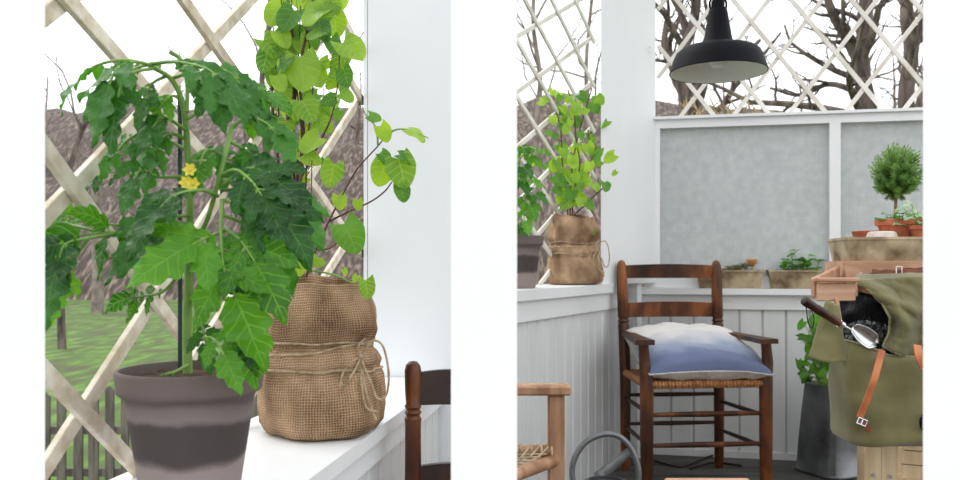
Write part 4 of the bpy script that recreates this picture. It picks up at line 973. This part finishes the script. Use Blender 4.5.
# ------------------------------------------------------------ potting bench and what stands on it
zb = .76
bn = thing('potting_bench', V(1.45, 2.6, 0), 'pale pine potting bench with the olive rucksack hung on it', 'bench')
E1, E2 = V(.92, -.39, 0).normalized(), V(.39, .92, 0).normalized(); BO = V(1.09, 2.40, 0)
def bp2(u, v, e1=E1, e2=E2, o=BO): p = o+e1*u+e2*v; return (p.x, p.y)
def obox(u0, u1, v0, v1, z0, z1, e1=E1, e2=E2, o=BO, mb=None): return (mb or MB()).prism([bp2(u0, v0, e1, e2, o), bp2(u1, v0, e1, e2, o), bp2(u1, v1, e1, e2, o), bp2(u0, v1, e1, e2, o)], z0, z1)
obox(0, .80, 0, .60, zb-.03, zb).build('bench_top', BEECH, bn, smooth=False)
l1 = MB(); obox(.059, .1021, .004, .05, 0, zb-.031, mb=l1); obox(.1029, .146, .004, .05, 0, zb-.031, mb=l1)
l1 = l1.build('leg', PINE, bn, smooth=False)
for u in (.08, .125):
    q = V(*bp2(u, .002), P(0, 475, 2.37).z); MB().tube([q-E2*.003, q+E2*.004], .006, 12).build('screw', STEEL, l1)
obox(.06, .14, .53, .575, 0, zb-.031).build('leg', PINE, bn, smooth=False); obox(.68, .76, .02, .065, 0, zb-.031).build('leg', PINE, bn, smooth=False); obox(.68, .76, .53, .575, 0, zb-.031).build('leg', PINE, bn, smooth=False)
obox(.141, .679, .54, .57, .45, .53).build('stretcher', PINE, bn, smooth=False)
obox(.10, .76, .066, .50, .19, .21).build('lower_shelf', PINE, bn, smooth=False)
for i in range(5):
    zz = .2105+.0425*i; f = R.uniform(-.008, .008)
    o = obox(.165+f, .60+f, .072, .32, zz+.0005, zz+.040).build('pine_board', PINE, smooth=False)
    tag(o, ('lowest' if i == 0 else 'second lowest' if i == 1 else 'middle one' if i == 2 else 'second from top' if i == 3 else 'topmost')+' of the pale boards stacked on the bench shelf', 'board', 'boards stacked under the bench')
# crate, turned a little less than the bench
G1, G2 = V(.985, -.16, 0).normalized(), V(.16, .985, 0).normalized(); GO = V(P(846, 0, 2.42).x, 2.42, 0)
cr_ = thing('wooden_crate', V(GO.x+.25, 2.48, zb), 'low pinkish wooden crate on the potting bench under the big tin tray', 'crate')
gb = lambda *a: obox(*a, e1=G1, e2=G2, o=GO)
gb(0, .5, 0, .016, zb+.0005, zb+.096).build('front_board', BEECH, cr_, smooth=False); gb(0, .5, .23, .246, zb+.0005, zb+.096).build('rear_board', BEECH, cr_, smooth=False)
for u in (0, .484): gb(u, u+.016, .0165, .2295, zb+.0005, zb+.096).build('end_board', BEECH, cr_, smooth=False)
gb(.001, .499, .001, .245, zb+.0965, zb+.1025).build('lid', BEECH, cr_, smooth=False)
zc = zb+.103
tq = GO+G1*.018+G2*.022
t3, c3 = trough('metal_tray', tq, tq+G1*.46, zc, zc+.068, .20, .011, G1, G2, 'large weathered tin tray of terracotta pots on the wooden crate')
ps = zc+.066
def tpot(c, rt, h, rb, m, parent, name='pot'):
    return MB().lathe(c, [(0, 0), (rb, 0), (rt*.88, h*.68), (rt*.9, h*.7), (rt, h*.71), (rt*1.02, h*.98), (rt, h), (rt*.92, h), (rt*.88, h*.8), (0, h*.78)], 40).build(name, m, parent, sharp=35)
# saucer stack and pots standing in tray (soil level ~ ps)
zt = zc+.0665
c = V(P(872, 0, 2.56).x, 2.56, zt); s1 = MB().lathe(c, [(0, 0), (.052, 0), (.060, .026), (.062, .028), (.058, .029), (.052, .010), (0, .008)], 36).build('saucer', TERRA, sharp=35); tag(s1, 'terracotta saucer at the left end of the tin tray', 'saucer')
c = V(P(882, 0, 2.462).x, 2.462, zt); s2 = MB().lathe(c+V(0, 0, 0), [(.046, 0), (.047, .001), (.040, .020), (.034, .0235), (0, .024)], 36).build('upturned_dish', CHALK, sharp=35); tag(s2, 'chalky pale clay dish turned upside down at the front of the tin tray', 'dish')
hp_ = V(P(899, 0, 2.50).x, 2.50, zt); hb = thing('herb_pot', hp_, 'wide terracotta bowl of low green leaves in the tin tray', 'potted plant')
tpot(hp_, .068, .062, .045, TERRA, hb); MB().lathe(hp_, [(.058, .052), (0, .056)], 24).build('soil', SOIL, hb)
for k in range(24):
    a = R.uniform(0, 2*PI); rr = R.uniform(0, .055); b = hp_+V(rr*math.cos(a), rr*math.sin(a), .055); tpp = b+V(math.cos(a)*.012, math.sin(a)*.012-.005, R.uniform(.006, .025))
    mb = MB(); mb.cm = 1; mb.tube([b, tpp], .001, 4); mb.cm = 0; L = R.uniform(.02, .038); leaf_grid(mb, tpp, V(math.cos(a), math.sin(a)-.4, .2), V(0, -.3, 1), L, L*.8, 'heart', .3, .1); mb.build('leaf', [IVY if k % 2 else TOML, STEMG], hb, sharp=180)
rp = V(P(896, 0, 2.585).x, 2.585, zt); rm = thing('rosemary_topiary', rp, 'small standard rosemary tree with a round clipped head above the terracotta bowl', 'potted plant')
# keep the trunk pot slim, behind the bowl
tpot(rp+V(0, 0.0, 0), .0, .0, .0, TERRA, rm) if False else MB().lathe(rp+V(0, .012, 0), [(0, 0), (.022, 0), (.028, .05), (.031, .05), (.032, .066), (.028, .066), (.026, .06), (0, .058)], 28).build('pot', TERRA, rm, sharp=35)
ct = P(897, 174, 2.597); tb_ = rp+V(0, .012, .058)
mb = MB(); mb.tube(spline([tb_, tb_+V(.004, 0, .04), V(ct.x-.002, tb_.y, ct.z-.05), V(ct.x, tb_.y, ct.z)], 5), .005, 8)
cen = V(ct.x, tb_.y, ct.z)
shoots = []
for k in range(230):
    dr = V(R.gauss(0, 1), R.gauss(0, 1), R.gauss(.25, 1)).normalized(); L = R.uniform(.062, .086); L *= 1.0+.1*dr.z
    s0 = cen+V(0, 0, -.045)+dr*.01; e_ = cen+V(dr.x*L*.95, dr.y*L*.95, dr.z*L*1.1); shoots.append((s0, e_))
    if k < 60: mb.tube([s0, e_], [.0016, .0006], 4)
mb.build('trunk', mat('rosemary_bark', lin(110, 88, 68), lin(140, 116, 92), scale=40, rough=.9), rm)
mb = MB()
for s0, e_ in shoots:
    dd = (e_-s0).normalized(); o1 = dd.orthogonal().normalized()
    for j in range(26):
        t = .3+.7*j/25; p = s0.lerp(e_, t); o2 = Matrix.Rotation(j*2.4, 3, dd) @ o1; n_ = (dd*.8+o2).normalized(); L = .018*(1.1-.3*t); w_ = n_.cross(dd).normalized()*.0014
        a = mb.vert(p-w_, (.3, 0)); b = mb.vert(p+w_, (.7, 0)); c_ = mb.vert(p+n_*L, (.5, 1)); q = mb.vert(p+n_*L*.5+w_*1.3, (.7, .5)); q2 = mb.vert(p+n_*L*.5-w_*1.3, (.3, .5))
        mb.face([a, b, q, q2]); mb.face([q2, q, c_])
mb.build('foliage', HERB, rm, sharp=180)
sg = V(P(922, 0, 2.425).x, 2.425, zt); sgt = thing('sage_pot', sg, 'grey-green leafy herb in a small terracotta pot at the right edge of the tin tray', 'potted plant')
tpot(sg, .036, .04, .026, TERRA, sgt)
for k in range(34):
    a = R.uniform(0, 2*PI); b = sg+V(math.cos(a)*.012, math.sin(a)*.012, .032); tpp = b+V(math.cos(a)*R.uniform(.01, .045), math.sin(a)*.03, R.uniform(.0, .075)); mb = MB(); mb.cm = 1; mb.tube([b, tpp], .0013, 4); mb.cm = 0
    L = R.uniform(.03, .045); leaf_grid(mb, tpp, V(math.cos(a), math.sin(a)-.3, R.uniform(-.2, .7)), V(0, -.5, 1), L, L*.42, 'narrow', .4, .15); mb.build('leaf', [SAGE, STEMG], sgt, sharp=180)

# wooden caddy at the front corner of the bench
yf = 2.20
tc2 = thing('wooden_seed_tray', V(P(834, 0, yf).x, 2.34, zb), 'pinkish wooden tray end jutting over the corner of the potting bench above the trowel', 'tray')
pa, pb = P(817, 283, yf), P(855, 281, yf)
MB().box(((pa.x+pb.x)/2, yf, (P(0, 301, yf).z+P(0, 283, yf).z)/2), (pb.x-pa.x, .014, P(0, 283, yf).z-P(0, 301, yf).z), None, .003).build('front_board', BEECH, tc2, smooth=False)
MB().box(((pa.x+pb.x)/2+.0, yf-.004, P(0, 281, yf).z+.004), (pb.x-pa.x+.012, .03, .012), None, .003).build('front_rim', BEECH, tc2, smooth=False)
MB().bar(P(813, 288, yf+.01), P(838, 275, 2.46), .012, .055, bev=.003).build('side_board', BEECH, tc2, smooth=False)
MB().bar(P(855, 288, yf+.01), P(862, 279, 2.46), .012, .05, bev=.003).build('side_board', BEECH, tc2, smooth=False)
MB().bar(P(838, 282, 2.45), P(860, 282, 2.45), .012, .04, bev=.002).build('back_board', BEECH, tc2, smooth=False)
MB().bar(P(836, 298, yf-.01), P(840, 326, yf-.012), .010, .018, bev=.003).build('peg', BEECH, tc2, smooth=False)

# ------------------------------------------------------------ rucksack
rk = thing('canvas_rucksack', P(895, 441, 2.16), 'olive canvas rucksack with tan leather straps, open and hung on the bench front', 'rucksack')
YR = 2.20
def loft(mb, rings, closed=True):
    ids = [[mb.vert(p, (k/len(r), i/len(rings))) for k, p in enumerate(r)] for i, r in enumerate(rings)]
    for i in range(len(ids)-1):
        n = len(ids[i])
        for k in range(n if closed else n-1): j = (k+1) % n; mb.face([ids[i][k], ids[i][j], ids[i+1][j], ids[i+1][k]])
    return ids
# body: rounded-rect cross sections in xy from bottom (y px 441) to mouth (y px 338)
rings = []
secs = [(441, 845, 964, .076), (439.5, 842.5, 965, .086), (436, 841.5, 965, .09), (420, 841, 966, .09), (400, 839.5, 966, .092), (380, 838.5, 966, .09), (360, 839, 966, .085), (348, 841, 966, .078), (339, 843, 966, .068)]
def rr_ring(l, r, py, hd, yc, n=64, e=.35, seed=0):
    zz = P(0, py, YR).z; xa, xb = P(l, 0, YR).x, P(r, 0, YR).x; out = []
    for k in range(n):
        a = 2*PI*k/n; cx_, sx_ = math.cos(a), math.sin(a)
        q = V((xa+xb)/2+(xb-xa)/2*math.copysign(abs(cx_)**e, cx_), yc+hd*math.copysign(abs(sx_)**e, sx_), zz)
        f = max(0, min(1, (zz-.60)/.045)); q.z -= f*.042*max(0, min(1, (q.x-xa)/.10))
        q += V(0, -1, 0)*(.012*noise.noise(V(q.x*9, 0, q.z*11)+V(seed, 0, 0))+.006*noise.noise(q*24))+V(0, 0, 1)*.006*noise.noise(q*9); out.append(q)
    return out
mb = MB()
sec2 = []
for i in range(len(secs)-1):
    for k in range(4): sec2.append(tuple(secs[i][j]*(1-k/4)+secs[i+1][j]*k/4 for j in range(4)))
sec2.append(secs[-1])
rings = [rr_ring(l, r, py, hd, YR+.012) for py, l, r, hd in sec2]
ids = loft(mb, rings); mb.face(ids[0][::-1])
mb.build('bag_body', CANVAS, rk, sharp=60)
MB().tube([p+V(0, -.002, .0) for p in rr_ring(843, 966, 339, .068, YR+.012)]+[rr_ring(843, 966, 339, .068, YR+.012)[0]], .003, 6, False).build('mouth_hem', CANVASL, rk)
# back panel of the open compartment rising behind the mouth (black lined)
def backf(u, v):
    px = 834+u*110; top = 292+14*abs(u-.25)*2; py = 352+(top-352)*v; p = P(px, py, YR+.045+.02*math.cos(v*2)); p.y += .012*noise.noise(V(u*6, v*5, 2)); return p
mb = MB(); mb.grid(backf, 24, 14); mb.build('lining', LINER, rk, mods=[('SOLIDIFY', {'thickness': .003})])
# crinkled plastic lining near the mouth
def crf(u, v):
    px = 838+u*52+v*2; py = 362-v*34-8*math.sin(PI*u); p = P(px, py, YR-.03+.05*v); p += V(.004*noise.noise(V(u*22, v*16, 0)), .014*noise.noise(V(u*18, v*14, 5)), .008*noise.noise(V(u*15, v*19, 9))); return p
PLAS = mat('crinkled_dark_plastic', (.012, .013, .015), (.05, .055, .05), scale=25, rough=.18, spec=.8)
mb = MB(); mb.grid(crf, 40, 24); mb.build('inner_bag', PLAS, rk, sharp=20)
# left wing panel
def wing(u, v):
    tl_, tr2, bl, br = (827, 300), (838, 306), (808, 357), (846, 362)
    x = (tl_[0]*(1-u)+tr2[0]*u)*(1-v)+(bl[0]*(1-u)+br[0]*u)*v; y = (tl_[1]*(1-u)+tr2[1]*u)*(1-v)+(bl[1]*(1-u)+br[1]*u)*v
    y += 3*math.sin(PI*u)*v; p = P(x, y, YR-.052+.02*(1-v)-.015*math.sin(PI*u)); p.y += .004*noise.noise(V(u*4, v*5, 7)); return p
mb = MB(); mb.grid(wing, 16, 20); mb.build('side_flap', CANVAS, rk, mods=[('SOLIDIFY', {'thickness': .004})])
# main flap thrown back, draping from bench top down to the right
def flapf(u, v):
    # left edge curve (v down)
    le = [(853, 281), (868, 290), (881, 303), (889, 318), (888, 333), (882, 346)]
    f = v*5; i = min(int(f), 4); t = f-i; lx = le[i][0]*(1-t)+le[i+1][0]*t; ly = le[i][1]*(1-t)+le[i+1][1]*t
    rx, ry = 966, 274+v*90
    x = lx*(1-u)+rx*u; y = ly*(1-u)+ry*u+5*math.sin(PI*min(1, u*2))*v
    Y = YR+.03-.085*v+.0*u; bulge = .040*math.exp(-((u-.10-.25*(1-v)*v)/.10)**2)*math.sin(PI*min(1, v*1.05+.05))+.020*math.sin(u*17+v*5)*min(1, v*1.5)*(1-u*.4)+.014*math.exp(-((v-.25-.5*u)/.07)**2)
    return P(x, y, Y-bulge-.014*noise.noise(V(u*7, v*5, 3))-.005*noise.noise(V(u*18, v*14, 3)))
mb = MB(); mb.grid(flapf, 50, 36); mb.build('flap', CANVAS, rk, mods=[('SOLIDIFY', {'thickness': .005})], sharp=180)
def topf(u, v):
    p0 = flapf(u, 0); p1 = P(858+u*127, 276-1*u, 2.36); q = p0.lerp(p1, v); q.z += .012*math.sin(PI*v)+.005*noise.noise(V(u*8, v*5, 1)); return q
mb = MB(); mb.grid(topf, 30, 12); mb.build('flap_top', CANVAS, rk, mods=[('SOLIDIFY', {'thickness': .005})], sharp=180)
MB().tube([flapf(0, v/20)+V(0, -.004, 0) for v in range(21)], .003, 6).build('edge_binding', CANVASL, rk)
MB().tube([flapf(u/20, 1)+V(0, -.003, 0) for u in range(21)], .003, 6).build('edge_binding', CANVASL, rk)
# straps
def strap(pts, wd, m, th=.004, name='strap'):
    sp_ = spline(pts, 8); mb = MB(); ids = []
    for i, p in enumerate(sp_):
        t = (sp_[min(i+1, len(sp_)-1)]-sp_[max(i-1, 0)]).normalized(); s = t.cross(V(0, -1, 0)).normalized(); n_ = s.cross(t).normalized()
        ids.append([mb.vert(p+s*a*wd/2+n_*b*th/2) for a, b in ((-1, -1), (1, -1), (1, 1), (-1, 1))])
    for i in range(len(ids)-1):
        for k in range(4): j = (k+1) % 4; mb.face([ids[i][k], ids[i][j], ids[i+1][j], ids[i+1][k]])
    mb.face(ids[0][::-1]); mb.face(ids[-1]); return mb.build(name, m, rk, sharp=30)
sA = strap([P(882, 350, 2.085), P(874, 380, 2.07), P(866, 402, 2.085), P(860, 417, 2.10)], .017, LEATHER)
mb = MB(); bc = P(862, 422, 2.095); bx = V(.9, 0, -.35); bz = V(.35, 0, .9)
mb.tube([bc-bx*.012-bz*.008, bc+bx*.012-bz*.008, bc+bx*.012+bz*.008, bc-bx*.012+bz*.008, bc-bx*.012-bz*.008], .0022, 6, False); mb.tube([bc-bz*.009, bc+bz*.009], .0018, 6)
mb.build('buckle', STEEL, sA)
strap([P(861, 421, 2.10), P(866, 427, 2.10), P(870, 431, 2.105)], .015, LEATHD)
strap([P(917, 345, 2.09), P(919, 356, 2.075), P(924, 368, 2.085)], .02, LEATHER)
strap([P(870, 276, 2.30), P(885, 272, 2.29), P(900, 273, 2.28), P(925, 269, 2.29)], .014, LEATHD)
strap([P(872, 271, 2.33), P(890, 274, 2.31), P(908, 270, 2.31), P(930, 273, 2.32)], .014, LEATHD)
mb = MB(); b0 = P(899, 271, 2.275); mb.tube([b0+V(-.008, 0, .012), b0+V(.008, 0, .012), b0+V(.008, 0, -.010), b0+V(-.008, 0, -.010), b0+V(-.008, 0, .012)], .002, 6, False); mb.build('buckle', STEEL, rk)
MB().tube(spline([P(925, 415, 2.12), P(921, 420, 2.10), P(922, 428, 2.11), P(928, 432, 2.12)], 5), .004, 8).build('clip', BLACK, rk)
# trowel
tw = thing('hand_trowel', P(842, 326, 2.12), 'garden trowel with a brown wooden handle sticking out of the rucksack', 'trowel')
h0, h1 = P(803, 300, 2.08), P(842, 325, 2.12); dd = (h1-h0)
MB().tube([h0+dd*t for t in (0, .02, .08, .2, .32, .36, .5, .75, .93, 1)], [.006, .011, .0125, .0115, .0105, .0125, .0115, .0105, .0095, .007], 16).build('handle', DARKW, tw)
MB().tube([h0+dd*.935, h0+dd*1.02], .0105, 14).build('ferrule', STEEL, tw)

MB().tube(spline([h1, h1.lerp(P(858, 336, 2.14), .6)+V(0, 0, .003), P(856, 335, 2.145)], 5), .0035, 8).build('shank', STEEL, tw)
def blade(u, v):
    a = P(854, 328, 2.105).lerp(P(878, 345, 2.12), v); w_ = .034*math.sin(PI*min(1, .22+.75*(1-v)*.9))**.6*(1 if v < .8 else max(.1, (1-v)/.2)**.5); sd = V(.55, 0, .83)
    s = (u-.5)*2; return a+sd*s*w_*.72+V(0, 1, 0)*(.012*(1-s*s)) 
mb = MB(); mb.grid(blade, 12, 16); mb.build('blade', STEEL, tw, mods=[('SOLIDIFY', {'thickness': .0015})])
MB().tube(spline([h0+dd*.06, h0+dd*.06+V(-.002, -.012, -.02), P(808, 322, 2.07), P(812, 328, 2.07), P(814, 318, 2.08), P(810, 306, 2.08)], 6), .0014, 6).build('cord_loop', BLACK, tw)

# ------------------------------------------------------------ low wooden table edge at the bottom of the right view
st_ = thing('low_stool', V(P(706, 0, 1.9).x, 1.80, 0), 'pinkish wooden low stool, only its top edge showing at the bottom of the right-hand view', 'stool')
zz = P(0, 477.5, 1.9).z
MB().box((P(706, 0, 1.9).x, 1.80, zz-.012), (.20, .2, .024), None, .004).build('seat', BEECH, st_, smooth=False)
for sx in (-1, 1):
    for sy in (-1, 1): MB().box((P(706, 0, 1.9).x+sx*.08, 1.80+sy*.08, (zz-.025)/2), (.025, .025, zz-.025)).build('leg', BEECH, st_, smooth=False)
# dark cable / twigs on the floor
for i, (pts, lb) in enumerate((([(655, 462), (680, 468), (700, 461), (715, 456)], 'dark curved twig on the floor beneath the armchair'), ([(690, 470), (712, 464), (742, 467)], 'dark thin twig on the floor by the rear leg of the armchair'))):
    w3 = []
    for (a, b) in pts: Y = H*F/(b-HOR); w3.append(V((a-480)*Y/F, Y, .0065))
    tag(MB().tube(spline(w3, 6), .005, 6).build('twig', BLACKW), lb, 'twig')
